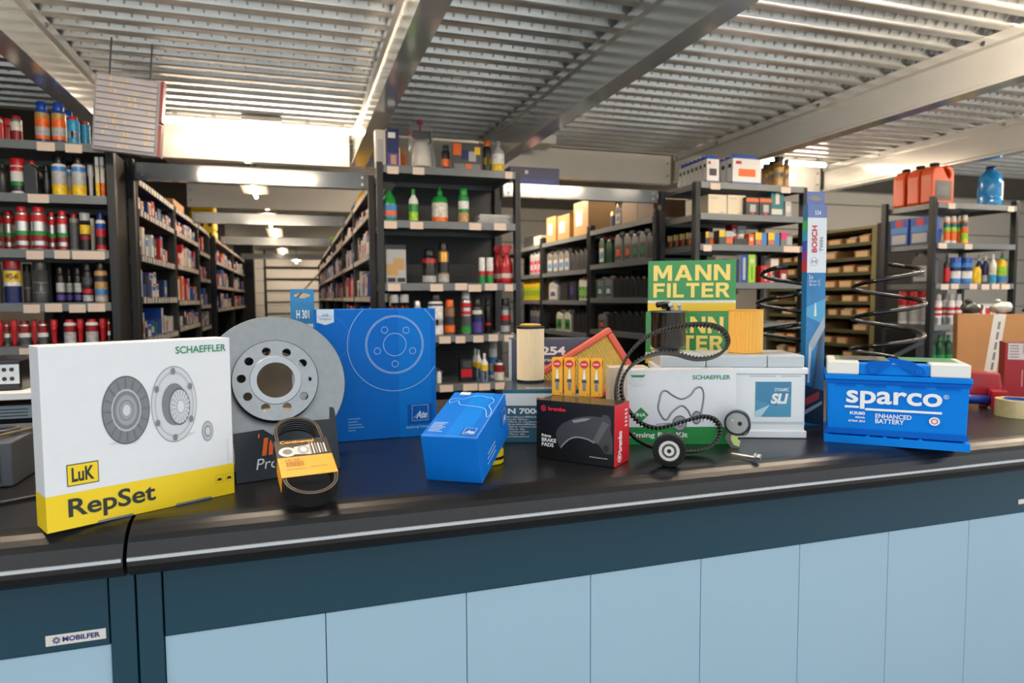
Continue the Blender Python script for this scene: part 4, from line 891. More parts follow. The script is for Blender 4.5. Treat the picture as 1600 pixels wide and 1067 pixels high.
ell(F1, .685, .60, .060, .112, [(1.0, g[0], 0), (.92, g[3], 0)], lay=6)
for k in range(18):
    a = 2*PI*k/18; F1.line([(.69+.024*math.cos(a), .60+.045*math.sin(a)), (.69+.052*math.cos(a), .60+.1*math.sin(a))], .0018, g[5], 9)
F1.disc(.69, .60, .02, .036, g[5], 10)
for k in range(6):
    a = PI/6+2*PI*k/6; F1.disc(.655+.108*math.cos(a), .617+.2*math.sin(a), .012, .02, g[1], 9)
ell(F1, .845, .426, .034, .064, [(1.0, g[2], 0), (.86, g[3], 0), (.55, g[1], 0), (.42, g[4], 0)])
for a0 in (.885, .945): F1.line([(a0, .085), (a0+.045, .085), (a0+.045, .135), (a0, .135)], .0006, mat((190, 160, 20), .5), closed=True); F1.poly([(a0+.008, .10), (a0+.038, .10), (a0+.034, .112), (a0+.024, .118), (a0+.01, .112)], INK, 3)
F1.line([(.965, .22), (.965, .36)], .0006, g[3])
F1.poly([(.23, .0), (.42, .0), (.41, .012), (.24, .012)], g[1], 3, 'flap_slot'); F1.poly([(.64, .0), (.86, .0), (.85, .012), (.65, .012)], g[1], 3, 'flap_slot')

# ================================================================== black tray with the brake disc
BLK = mat((34, 42, 50), .4, 0, .05, 8)
r = thing('brake_disc_tray', 'dark cardboard tray with orange bars holding the steel brake disc', 'tray', (-.111, 1.311, 1.0005), (0, 0, math.radians(16.9)))
w = .198
wall = B().prism([(0, 0), (w, 0), (w-.002, .11), (w-.004, .122), (w-.012, .124), (w-.014, .100), (w-.05, .101), (.60*w, .094), (.38*w, .078), (.27*w, .094), (0, .092)], 0, .003)
ce, se = math.cos(math.radians(9)), math.sin(math.radians(9))
wall.V = [(x, y*ce+z*se, z*ce-y*se+.0006) for x, y, z in wall.V]; wall.obj('front_wall', BLK, r)
B().box(.001, w-.001, .018, .20, 0, .0195).obj('floor_pad', BLK, r)
B().add([(w-.0009, .006, .0002), (w-.0009, .07, .0002), (w-.0009, .06, .03), (w-.0009, .024, .10), (w+.001, .006, .0002), (w+.001, .07, .0002), (w+.001, .06, .03), (w+.001, .024, .10)], [(0, 1, 2, 3), (7, 6, 5, 4), (0, 4, 5, 1), (1, 5, 6, 2), (2, 6, 7, 3), (3, 7, 4, 0)]).obj('side_wall', BLK, r)
def trayprint(V, F_, m, name):
    OBJ(name, MESH(name, [(x, z*se-.0008, z*ce+.0004) for x, z in V], F_, m), r)
ORG = mat((240, 104, 30), .45)
for (P) in ([(.048, .045), (.056, .045), (.062, .078), (.054, .078)], [(.060, .045), (.078, .045), (.070, .062), (.066, .074), (.063, .068)], [(.043, .079), (.0455, .079), (.0465, .087), (.044, .087)]): trayprint(P, [tuple(range(len(P)))], ORG, 'orange_bar')
V, F = text2d('Pro', 0, .2); trayprint([(.036+.042*a, .020+.020*b) for a, b in V], F, mat((225, 228, 230), .5), 'lettering')

STEEL = mat((140, 143, 144), .36, .95, .05, 60)
STEELF = mat((150, 153, 155), .30, .95, .05, 90)
from mathutils.geometry import tessellate_polygon
dr = thing('brake_disc', 'round steel brake disc leaning on the blue carton', 'brake disc', (-.045, 1.488, 1.1650))
dr.rotation_euler = (Matrix.Rotation(math.radians(6), 3, 'Z') @ Matrix.Rotation(math.radians(-17), 3, 'X')).to_euler()
R_, RH, RC = .1455, .084, .0372
B().lathe([(RH-.004, -.006), (RH-.004, 0), (RH+.012, .0005), (R_-.001, .0005), (R_, -.0005), (R_, -.005), (R_-.004, -.005), (R_-.004, -.009), (R_, -.009), (R_, -.0145), (R_-.001, -.0155), (RH-.004, -.0155)], 72, ax='y').obj('friction_ring', STEEL, dr)
hp = [(-33, 128), (50, 120), (115, 70), (112, -77), (40, -120), (-47, -117), (-116, -65), (-138, 13), (-105, 87)]
holes = [(x/173*.083, z/173*.083, .0088) for x, z in hp]+[(140/173*.083, -3/173*.083, .0045)]
def circ(cx, cz, r_, n): return [Vector((cx+r_*math.cos(2*PI*k/n), cz+r_*math.sin(2*PI*k/n), 0)) for k in range(n)]
loops = [circ(0, 0, RH, 56), circ(0, 0, .0585, 40)]+[circ(x, z, q, 14) for x, z, q in holes[:0]]
hy = .030
ring = [circ(0, 0, RH, 56)]+[circ(0, 0, RC, 40)]+[circ(x, z, q, 16) for x, z, q in holes]
flat = [v for l in ring for v in l]; T = tessellate_polygon(ring)
b = B(); b.add([(v.x, -hy, v.y) for v in flat], [tuple(t) for t in T]); b.add([(v.x, -hy+.007, v.y) for v in flat], [tuple(t) for t in T])
n = len(flat); i0 = 0
for l in ring:
    m = len(l); b.add([(v.x, -hy, v.y) for v in l]+[(v.x, -hy+.007, v.y) for v in l], [(k, (k+1) % m, (k+1) % m+m, k+m) for k in range(m)])
b.obj('hub_face', STEELF, dr)
B().lathe([(RH, hy), (RH+.0015, hy-.001), (RH+.0015, .001)], 56, ax='y').obj('hat_side', mat((26, 26, 28), .6, .2), dr, smooth=True)  # dark colour stands for the shade inside the hat
B().lathe([(RH-.0045, hy-.008), (RH-.0045, -.0165), (RH-.012, -.0165), (RH-.012, hy-.008)], 48, ax='y', ring=True).obj('hole_shade_sleeve', mat((22, 22, 24), .7), dr)  # dark sleeve added so the bolt holes look shaded
B().lathe([(RC, hy+.0012), (.050, hy+.0012), (.051, hy+.0002)], 48, ax='y').obj('hub_rim', mat((165, 168, 170), .26, .95), dr)

# ================================================================== poly-V belt in its sleeve
r = thing('ribbed_belt', 'black ribbed drive belt in an orange and black sleeve leaning on the tray', 'belt', (.022, 1.112, 1.004))
r.rotation_euler = (Matrix.Rotation(math.radians(9), 3, 'Z') @ Matrix.Rotation(math.radians(24), 3, 'X')).to_euler()
L, hw, th = .225, .044, .027
def stadium(o, n=14):
    P = []
    for k in range(n+1): a = -PI+PI*k/n; P.append(((hw-o)*math.cos(a), hw+(hw-o)*math.sin(a)))
    for k in range(n+1): a = PI*k/n; P.append(((hw-o)*math.cos(a)*.92, L-hw+(hw-o)*math.sin(a)))
    return P
RUB, RUB2 = mat((22, 22, 24), .5, 0, .1, 200, spec=.3), mat((110, 96, 80), .7)
for (o0, o1, z0, z1, m, nm) in ((0, .0055, 0, th, RUB, 'rubber_band'), (0, .0012, th+.0001, th+.0008, RUB2, 'cut_edge'), (.0043, .0055, th+.0001, th+.0008, RUB2, 'cut_edge')):
    A, C = stadium(o0), stadium(o1); m_ = len(A); b = B()
    b.add([(x, y, z0) for x, y in A]+[(x, y, z1) for x, y in A]+[(x, y, z1) for x, y in C]+[(x, y, z0) for x, y in C],
          [(k+q*m_, (k+1) % m_+q*m_, (k+1) % m_+((q+1) % 4)*m_, k+((q+1) % 4)*m_) for q in range(4) for k in range(m_)])
    b.obj(nm, m, r)
b = B()
for q in range(5):
    z = .003+q*.0048; C, D = stadium(.0056), stadium(.0068); m_ = len(C)
    b.add([(x, y, z) for x, y in C]+[(x, y, z+.0016) for x, y in D]+[(x, y, z+.0032) for x, y in C], [(k, (k+1) % m_, (k+1) % m_+m_, k+m_) for k in range(m_)]+[(k+m_, (k+1) % m_+m_, (k+1) % m_+2*m_, k+2*m_) for k in range(m_)])
b.obj('rib', mat((44, 44, 47), .5), r)
sw = hw+.0008; y0, y1 = .047, .150; zt = th+.0014
SLE, SLB = mat((246, 166, 30), .4), mat((24, 23, 22), .3)
def sleeve(ya, yb, m, nm):
    b = B(); b.box(-sw, sw, ya, yb, zt, zt+.0008); b.box(-sw-.0008, -sw-.0001, ya, yb, -.0006, zt+.0008); b.box(sw+.0001, sw+.0008, ya, yb, -.0006, zt+.0008); b.obj(nm, m, r)
sleeve(y0, .100, SLE, 'orange_sleeve'); sleeve(.1001, y1, SLB, 'black_sleeve')
class Sl(Face):
    def m(s, a, b, off): return (-sw+a*2*sw, y0+b*(y1-y0), zt+.0008+off)
S = Sl(r, 'top', 1, 1, 1)
S.text('Continental', .10, .885, .74, .965, mat((250, 170, 20), .4), .02)
S.text('6 PK 1038', .12, .405, .38, .44, INK, .01)
for k in range(22): S.rect(.12+k*.0152, .25, .12+k*.0152+(.004, .009, .006)[k % 3], .385, mat((110, 66, 16), .5), 2, 'barcode_bar')
S.rect(.10, .18, .45, .188, INK, 2); S.rect(.55, .2, .85, .207, INK, 2)
gl = mat((206, 204, 202), .35, .3)
S.disc(.2, .66, .16, .13, gl, 2); S.disc(.2, .66, .09, .075, mat((120, 118, 116), .4), 3); S.poly([(.28, .58), (.62, .54), (.66, .82), (.34, .78)], gl, 2)
for k in range(6): S.poly([(.62+k*.055, .54+.004*k), (.65+k*.055, .54+.004*k), (.65+k*.055, .88-.01*k), (.62+k*.055, .86-.008*k)], gl if k % 2 else mat((150, 148, 146), .35, .3), 3)
S.disc(.5, .68, .11, .12, mat((160, 158, 156), .35, .3), 4); S.disc(.5, .68, .06, .065, mat((230, 228, 226), .35, .2), 5)

# ================================================================== blue brake disc carton, blue hanging box
BLU = mat((0, 112, 208), .5, 0, .03, 12, spec=.2); BLU2 = mat((0, 124, 218), .5, spec=.2); BLU3 = mat((0, 94, 186), .5, spec=.2); LN = mat((196, 222, 244), .5)
r, fc = carton('brake_disc_carton', 'large blue carton with white brake disc outline behind the steel disc', 'box', .043, 1.618, 1.0005, 3.2, .287, .06, .316, BLU)
F = fc('front')
F.rect(.675, 0, .955, 1, BLU2, name='light_stripe')
def arc(F, ca, cb, R, wd, m, lay=4):       # circle in metres, clipped to the face
    seg = []; n = 96
    for k in range(n+1):
        a = 2*PI*k/n; p = (ca+R*math.cos(a)/F.W, cb+R*math.sin(a)/F.H)
        if 0.002 < p[0] < .998 and .002 < p[1] < .998: seg.append(p)
        else:
            if len(seg) > 2: F.line(seg, wd, m, lay)
            seg = []
    if len(seg) > 2: F.line(seg, wd, m, lay)
arc(F, .645, .725, .113, .0011, LN); arc(F, .645, .725, .0705, .0011, LN); arc(F, .645, .725, .0675, .0011, LN); arc(F, .645, .725, .0275, .0011, LN)
for dx, dz in ((-46, 67), (53, 64), (82, -31), (0, -88), (-80, -27)): arc(F, .645+dx/540, .725+dz/590, .0076, .001, LN)
for k in range(40): pass
arc(F, .08, .78, .055, .0007, mat((60, 140, 220), .4))
F.poly([(.012, 1.0), (.012, .905), (.08, .885), (.148, .905), (.148, 1.0)], mat((226, 234, 240), .5), 3); F.text('ATE', .055, .945, .105, .965, BLU3, 0); F.text('Original', .035, .918, .125, .938, BLU3, 0)
def ate(F, a0, b0, a1, b1, m, bg):
    F.rect(a0-.04, b0-.03, a1+.04, b1+.01, bg, 2); F.line([(a0, b0), (a1, b0), (a1, b1), (a0, b1)], .0013, m, 4, True)
    da, db = a1-a0, b1-b0; F.text('Ate', a0+.22*da, b0+.12*db, a1-.06*da, b0+.62*db, m, .05, .35); F.line([(a0+.1*da, b0+.16*db), (a0+.5*da, b0+.6*db)], .0013, m, 5)
ate(F, .785, .125, .925, .245, LN, BLU3); F.text('Breakthrough Technology', .735, .06, .945, .085, LN, .01)
for k, q in enumerate((.10, .08, .11, .13, .06)): F.rect(.245, .165-.022*k, .245+q, .173-.022*k, mat((120, 180, 230), .5), 2, 'text_line')
p = atY(453, 452, 1.76); q = atY(490.5, 452, 1.76); hz = p.z-1.0
r, fc = carton('wiper_blade_box', 'slim blue and white hanging carton marked H 301 behind the brake disc', 'box', p.x, 1.76, 1.0005, 0, q.x-p.x, .03, hz-.032, [mat((232, 236, 240), .4)]+[mat((40, 120, 176), .4)]*5)
F = fc('front'); hb = hz-.032; F.rect(0, 1-.055/hb, 1, 1, mat((44, 132, 188), .4)); F.text('H 301', .24, 1-.042/hb, .78, 1-.020/hb, mat((240, 244, 246), .4), .03)
F.rect(.5, 1-.09/hb, .9, 1-.072/hb, mat((220, 60, 140), .4), 2)
ww = q.x-p.x; tb = B(); hole = [Vector((ww*(.5+(.34 if abs(math.sin(t)) < .35 else .24)*math.cos(t)), .016+.0075*math.sin(t)+(.004*max(0, math.cos(t*1)) if False else 0), 0)) for t in [2*PI*k/20 for k in range(20)]]
outer = [Vector((0, 0, 0)), Vector((ww, 0, 0)), Vector((ww, .032, 0)), Vector((0, .032, 0))]; T = tessellate_polygon([outer, hole]); fl = outer+hole
tb.add([(v.x, 0, v.y) for v in fl], [tuple(t) for t in T]); tb.add([(v.x, .0012, v.y) for v in fl], [tuple(t) for t in T]); tb.obj('hang_tab', mat((44, 132, 188), .4), r, loc=(0, .012, hb+.0002))

# ================================================================== tilted blue brake pad carton on a yellow roll
r, fc = carton('brake_pad_carton', 'blue carton with white brake pad outline tipped forward on the counter', 'box', .227, 1.226, 1.0005, -33.5, .110, .191, .093, BLU, tilt=17)
F = fc('top'); F.rect(.42, 0, .80, 1, BLU2, name='light_stripe')
pad = [(.08, .72), (.04, .79), (.10, .83), (.30, .83), (.42, .90), (.60, .92), (.72, .88), (.80, .88), (.88, .80), (.84, .70), (.93, .60), (.97, .50), (.93, .44), (.88, .52), (.80, .62), (.62, .66), (.40, .68), (.28, .70), (.20, .78)]
F.line(spline([(a, b, 0) for a, b in pad], 5) and [(v.x, v.y) for v in spline([(a, b, 0) for a, b in pad], 5)], .0011, LN, closed=True); F.line([(.02, .02), (.985, .02), (.985, .98)], .0006, LN)
F.rect(.14, .93, .34, .995, mat((230, 234, 238), .5), 3); ate(F, .70, .07, .90, .19, LN, BLU3)
for k in range(7): F.rect(.06, .28-.03*k, .32-.03*(k % 3), .29-.03*k, LN, 2, 'text_line')
F = fc('right'); ate(F, .80, .45, .92, .75, LN, BLU3)
for k in range(3): F.rect(.20+.02*k, .18+.1*k, .5, .2+.1*k, LN, 2, 'text_line')
r = thing('yellow_roll', 'small yellow and black roll propping up the blue carton', 'roll', (.374, 1.318, 1.0005))
B().lathe([(.018, 0), (.030, 0), (.032, .002), (.032, .028), (.030, .030), (.018, .030)], 28, ring=True).obj('yellow_ring', YEL, r); B().lathe([(.0325, .010), (.0325, .016)], 28).obj('black_stripe', cm('black'), r)

# ================================================================== filter boxes left of centre
DTL = mat((22, 92, 120), .35, 0, .06, 20, coat=.2); SLT = mat((74, 84, 104), .35, 0, .04, 10, coat=.2); WT = mat((236, 240, 242), .45)
r, fc = carton('fuel_filter_carton', 'teal and white filter carton marked N 7006 behind the black brake pad box', 'box', .459, 1.486, 1.0005, -19.8, .178, .178, .126, [DTL, DTL, DTL, DTL, mat((40, 62, 76), .3, coat=.2), DTL])
F = fc('front'); F.rect(0, .70, 1, .93, mat((222, 226, 230), .35), name='white_band'); F.text('BOSCH', .44, .745, .90, .85, mat((220, 40, 44), .45), .04); F.text('N 7006', .06, .545, .50, .655, WT, .04)
for k, s in enumerate(('Kraftstofffilter', 'Fuel filter', 'Filtre à carburant', 'Brandstoffilter', 'Filtro carburante', 'Filtro de', 'combustible', 'Filtro de', 'combustível')): F.text(s, .05, .475-.046*k, .05+.026*len(s), .505-.046*k, WT, .01)
F.rect(.62, .33, .80, .42, mat((226, 120, 70), .4), 2); F.poly([(.66, .02), (.98, .02), (.98, .3), (.8, .3)], mat((150, 190, 204), .4), 2)
F = fc('top'); F.text('BOSCH', .30, .08, .75, .14, WT, .02)
r, fc = carton('cabin_filter_carton', 'slate blue filter carton marked 2254 behind the cream filter element', 'box', .545, 1.712, 1.0005, -18, .225, .07, .230, [SLT, SLT, SLT, mat((210, 214, 220), .4), SLT, SLT])
F = fc('front'); F.rect(0, 0, .035, 1, mat((200, 206, 216), .4)); F.text('2254', .30, .81, .68, .91, WT, .04)
for k, s in enumerate(('Innenraumfilter', 'Cabin filter', "Filtre d'habitacle", 'Interieurfilter')): F.text(s, .30, .735-.07*k, .30+.026*len(s), .78-.07*k, WT, .01)
# cream oil filter element
p = atZ(829, 594, 1.1268); RF = .0355
def pleated(name, label, c, R, H, cream, caps, n=56, capm=None, ch=.006):
    r = thing(name, label, 'filter', c)
    b = B(); V = []; F_ = []
    for z in (ch, H-ch):
        for k in range(n*2):
            q = R*(.985 if k % 2 else .92); a = PI*k/n; V.append((q*math.cos(a), q*math.sin(a), z))
    m = n*2; b.add(V, [(k, (k+1) % m, (k+1) % m+m, k+m) for k in range(m)]); b.obj('pleats', cream, r)
    for z0 in (0, H-ch): B().lathe([(R*.45, z0), (R*.985, z0), (R, z0+.001), (R, z0+ch-.001), (R*.985, z0+ch), (R*.45, z0+ch)], 40, ring=True).obj('end_cap', caps, r)
    return r
r = pleated('oil_filter_element', 'cream pleated filter element with black end rings on the teal carton', (p.x*.985, p.y*.985, 1.1272), .0355, .142, mat((252, 232, 196), .6), mat((24, 22, 22), .4))
B().lathe([(.014, .1422), (.026, .1422), (.028, .146), (.020, .148), (.014, .146)], 30, ring=True).obj('felt_ring', mat((222, 186, 92), .7), r)
# red framed air filter leaning between the cartons
r = thing('panel_air_filter', 'orange-red framed panel air filter with yellow pleats standing on its corner', 'filter', (.785, 1.590, 1.263))
r.rotation_euler = (Matrix.Rotation(math.radians(-19), 3, 'Z') @ Matrix.Rotation(math.radians(-32), 3, 'Y')).to_euler()
# local x runs down the long edge to the left (negative), z down the short edge (negative)
L1, L2, tk = .255, .150, .026; FR = mat((236, 108, 84), .5)
for a in ((-L1, 0, -.016, 0), (-L1, 0, -L2, -L2+.016)): B().box(a[0], a[1], 0, tk, a[2], a[3]).obj('rubber_frame', FR, r, bevel=.004)
for a in ((-L1, -L1+.016), (-.016, 0)): B().box(a[0], a[1], 0, tk, -L2+.0162, -.0162).obj('rubber_frame', FR, r, bevel=.004)
b = B(); n = 60; V = []
for k in range(n+1):
    x_ = -L1+.0165+(L1-.033)*k/n; y_ = .006 if k % 2 else .012; V += [(x_, y_, -L2+.0165), (x_, y_, -.0165)]
b.add(V, [(2*k, 2*k+2, 2*k+3, 2*k+1) for k in range(n)]); b.obj('pleats', mat((250, 216, 126), .6, 0, .15, 300), r)

# ================================================================== black brake pad box and the spark plug boxes
BK, RD = mat((17, 17, 18), .4, 0, .1, 10, spec=.35), mat((212, 26, 44), .35)
r, fc = carton('brake_pad_box', 'black and red brake pad box under the yellow spark plug boxes', 'box', .483, 1.325, 1.0005, -49.8, .179, .078, .125, [BK, RD, BK, BK, mat((52, 44, 36), .3, coat=.3), BK])
F = fc('front'); RT = mat((226, 32, 52), .4)
F.disc(.098, .862, .034, .052, RT, 2, .72); F.disc(.098, .862, .016, .026, RT, 2, .5); F.text('brembo', .165, .832, .395, .90, RT, .04)
D1, D2, D3 = mat((62, 62, 66), .4), mat((90, 90, 94), .4), mat((140, 140, 144), .4)
sil = [(.33, .20), (.28, .34), (.27, .48), (.34, .62), (.46, .71), (.52, .75), (.70, .80), (.84, .80), (.86, .84), (.93, .83), (.96, .74), (.955, .60), (.98, .45), (.98, .28), (.97, .22), (.88, .22), (.82, .33), (.70, .40), (.58, .42), (.46, .38), (.38, .30)]
F.poly([(v.x, v.y) for v in spline([(a, b_, 0) for a, b_ in sil], 4)], D1, 2); F.poly([(.86, .74), (.94, .70), (.80, .36), (.73, .38)], D2, 3); F.poly([(.47, .70), (.62, .755), (.72, .77), (.66, .72), (.50, .66)], D3, 3)
F.line([(v.x, v.y) for v in spline([(.33, .23, 0), (.42, .36, 0), (.52, .43, 0), (.66, .42, 0), (.76, .37, 0)], 6, False)], .003, D3, 4); F.disc(.90, .30, .035, .06, mat((34, 34, 36), .4), 4)
for s, z0, z1, a1 in (('Prime', .375, .425, .20), ('BRAKE', .295, .36, .27), ('PADS', .215, .28, .235)): F.text(s, .075, z0, a1, z1, WT, .03)
F.text('bremboparts.com', .70, .12, .92, .145, WT, .01)
F = fc('right'); F.text('brembo', .20, .22, .46, .56, WT, .04, up=1); F.disc(.32, .13, .13, .075, WT, 2, .75); F.disc(.32, .13, .06, .035, WT, 2)
for k in range(5): F.rect(.66, .60+.065*k, .84, .635+.065*k, mat((240, 190, 196), .5), 2, 'text_line')
PY = mat((250, 178, 26), .38, coat=.2)
for k, u in enumerate((863.5, 882.5, 905.5, 924.5)):
    p = atZ(u, (617.5, 618, 619.5, 620)[k], 1.1256); nm = ['leftmost', 'second from left', 'third from left', 'rightmost'][k]
    r, fc = carton('spark_plug_box', '%s of the four yellow spark plug boxes on the black box' % nm, 'box', p.x, p.y+.004, 1.1258, -31, .0236, .0222, .083, PY, bevel=.0005, group='spark plug boxes on the black box')
    F = fc('front'); F.disc(.5, .84, .38, .105, mat((222, 38, 36), .45), 2); F.text('NGK', .24, .815, .76, .865, WT, .03)
    cw, cg, cdk = mat((244, 244, 240), .4), mat((150, 152, 156), .3, .5), mat((70, 70, 74), .4)
    F.poly([(.45, .70), (.55, .70), (.60, .56), (.64, .44), (.36, .44), (.40, .56)], cw, 2); F.poly([(.30, .44), (.70, .44), (.72, .35), (.28, .35)], cdk, 3); F.poly([(.36, .35), (.64, .35), (.62, .14), (.38, .14)], cg, 3); F.poly([(.46, .70), (.54, .70), (.53, .735), (.47, .735)], cg, 3)
    for q in range(4): F.rect(.36, .16+.045*q, .64, .172+.045*q, cdk, 4, 'thread_line')
    F.rect(.78, .04, .86, .07, INK, 2)
    F = fc('right'); F.disc(.5, .84, .34, .095, mat((222, 38, 36), .45), 2)

# ================================================================== timing belt set, carton, pulleys, bolt
r, fc = carton('timing_belt_carton', 'white and green timing belt kit carton behind the toothed belt', 'box', .722, 1.372, 1.0005, -18, .252, .045, .174, WHT)
GB = mat((24, 140, 62), .4); F = fc('front'); FRt = fc('right')
F.rect(0, 0, 1, .235, GB, name='green_band'); FRt.rect(0, 0, 1, .235, mat((20, 112, 52), .4)); F.text('SCHAEFFLER', .60, .868, .945, .925, GRN_, .015); F.text('Timing Belt Kit', -.0+.01, .075, .56, .165, mat((236, 240, 236), .45), .03)
F.poly([(.10, .50), (.16, .405), (.225, .50), (.16, .595)][::-1] if False else [(.06, .40), (.13, .30), (.20, .40), (.13, .50)], GB, 2); F.text('INA', .085, .375, .175, .425, WT, .03)
F.poly([(.03, .93), (.17, .93), (.15, .90), (.05, .90)], GB, 2); F.line([(.04, .89), (.09, .80), (.14, .89), (.17, .80), (.06, .78), (.02, .84)], .0006, g[2])
bp = [(.30, .60), (.29, .48), (.33, .36), (.37, .34), (.42, .44), (.50, .52), (.56, .46), (.60, .36), (.66, .36), (.69, .48), (.705, .66), (.68, .76), (.63, .75), (.58, .66), (.50, .61), (.42, .66), (.36, .72), (.32, .70)]
F.line([(v.x, v.y) for v in spline([(a, b_, 0) for a, b_ in bp], 6)], .0042, g[0], 3, True); F.line([(v.x, v.y) for v in spline([(a+.004, b_+.008, 0) for a, b_ in bp], 6)], .0012, g[4], 4, True)
ell(F, .485, .285, .065, .105, [(1, g[0], 0), (.85, g[2], 0), (.5, g[1], 0), (.25, g[4], 0)], lay=5); ell(F, .64, .36, .042, .09, [(1, g[0], 0), (.8, g[2], 0), (.4, g[1], 0)], lay=5)
F.line([(.27, .27), (.40, .29)], .002, g[1]); F.line([(.69, .42), (.70, .30)], .0016, g[1])
p = atZ(952, 574, 1.1725)
r, fc = carton('kraft_carton', 'small pale kraft carton tucked behind the toothed belt loop', 'box', p.x, p.y, 1.0005, -18, .095, .06, .172, mat((214, 200, 178), .5, 0, .04, 20))
# toothed belt: measured outline laid in a plane that leans on the carton
PX = [(700, 347), (790, 335), (862, 296), (893, 235), (868, 165), (800, 122), (690, 110), (560, 122), (420, 157), (310, 218), (222, 310), (165, 420), (138, 540), (150, 660), (200, 790), (260, 868), (340, 918), (440, 952), (560, 968), (680, 966), (770, 936), (832, 870), (838, 800), (795, 745), (720, 727), (640, 745), (560, 768), (480, 792), (400, 802), (320, 778), (258, 728), (205, 650), (180, 560), (195, 470), (245, 395), (330, 338), (430, 308), (540, 313), (630, 338)]
a18 = math.radians(-18); e1 = Vector((math.cos(a18), math.sin(a18), 0)); nrm0 = Vector((math.sin(a18), -math.cos(a18), 0))
lean = math.radians(22); e2 = Vector((0, 0, 1))*math.cos(lean)-nrm0*math.sin(lean); nb = nrm0*math.cos(lean)+Vector((0, 0, 1))*math.sin(lean)
P0 = Vector((.80, 1.225, 1.0005)); pts = []
for (cx, cy) in PX:
    ry = _ray(930+cx/4.267, 490+cy/4.267); t = (P0-Vector((0, 0, CAM_Z))).dot(nb)/ry.dot(nb); q = Vector((0, 0, CAM_Z))+ry*t-P0; pts.append((q.dot(e1), q.dot(e2), 0))
zmin = min(p_[1] for p_ in pts); pts = [(a, b_-zmin+.009, 0) for a, b_, _ in pts]
sp = spline(pts, 14); Ls = [0]
for k in range(len(sp)): Ls.append(Ls[-1]+(sp[(k+1) % len(sp)]-sp[k]).length)
N = int(Ls[-1]/.0042)//2*2; ev = []; j = 0
for k in range(N):
    s_ = Ls[-1]*k/N
    while Ls[j+1] < s_: j += 1
    t = (s_-Ls[j])/max(Ls[j+1]-Ls[j], 1e-9); ev.append(sp[j].lerp(sp[(j+1) % len(sp)], t))
tr = thing('timing_belt', 'black toothed timing belt looped in front of the white and green carton', 'belt', tuple(P0))
tr.matrix_world = Matrix(((e1.x, e2.x, nb.x, P0.x), (e1.y, e2.y, nb.y, P0.y), (e1.z, e2.z, nb.z, P0.z), (0, 0, 0, 1)))
ar = sum(ev[k].x*ev[(k+1) % N].y-ev[(k+1) % N].x*ev[k].y for k in range(N)); sg = 1 if ar > 0 else -1
V = []; VT = []
for k in range(N):
    t = (ev[(k+1) % N]-ev[k-1]).normalized(); nn = Vector((-t.y, t.x, 0))*sg
    for (o_, z) in ((-.0014, -.0115), (.0014, -.0115), (.0014, .0115), (-.0014, .0115)): q = ev[k]+nn*o_; V.append((q.x, q.y, z))
    VT.append((ev[k], nn, t))
b = B(); b.add(V, [(k*4+c, k*4+(c+1) % 4, ((k+1) % N)*4+(c+1) % 4, ((k+1) % N)*4+c) for k in range(N) for c in range(4)]); b.obj('belt_back', mat((30, 29, 30), .45, 0, .1, 150), tr)
b = B()
for k in range(0, N, 2):
    c, nn, t = VT[k]; A = [c+nn*.0014-t*.0024, c+nn*.0014+t*.0024, c+nn*.0046+t*.0013, c+nn*.0046-t*.0013]
    b.add([(q.x, q.y, -.0113) for q in A]+[(q.x, q.y, .0113) for q in A], [(0, 1, 2, 3), (7, 6, 5, 4), (0, 4, 5, 1), (1, 5, 6, 2), (2, 6, 7, 3), (3, 7, 4, 0)])
b.obj('belt_teeth', mat((62, 57, 52), .6), tr)['kind'] = 'stuff'
# deflection pulley
p = atY(1046, 704, 1.168); RP = .0330
r = thing('idler_pulley', 'black idler pulley with a silver bearing at the front of the counter', 'pulley', (p.x, 1.168, 1.0005+RP), (0, 0, math.radians(-34)))
B().lathe([(RP*.80, .014), (RP*.97, .0135), (RP, .012), (RP, -.012), (RP*.97, -.0135), (RP*.8, -.0135), (RP*.8, .008)], 48, ax='y', ring=True).obj('plastic_rim', mat((14, 14, 15), .45, spec=.25), r)
B().lathe([(RP*.62, .0100), (RP*.80, .0100), (RP*.80, .0118), (RP*.62, .0118)], 48, ax='y', ring=True).obj('rib_ring', mat((17, 17, 18), .5, spec=.25), r)
b = B()
for k in range(24):
    a = 2*PI*k/24; b.lathe([(0, .0131), (.0013, .0131), (.0013, .0118)], 6, (RP*.71*math.cos(a), 0, RP*.71*math.sin(a)), 'y')
b.obj('rib_dots', mat((14, 14, 15), .4), r)
B().lathe([(RP*.44, .012), (RP*.62, .012), (RP*.62, -.012), (RP*.44, -.012)], 40, ax='y', ring=True).obj('bearing_race', mat((206, 204, 202), .25, .9), r)
B().lathe([(RP*.30, .0108), (RP*.44, .0108)], 40, ax='y').obj('bearing_seal', mat((72, 70, 68), .4), r)
B().lathe([(RP*.13, .0135), (RP*.30, .0135), (RP*.30, .009), (RP*.13, .009)], 30, ax='y', ring=True).obj('inner_race', mat((214, 212, 208), .25, .9), r); B().lathe([(0, .0095), (RP*.13, .0095)], 20, ax='y').obj('bore', cm('black'), r)
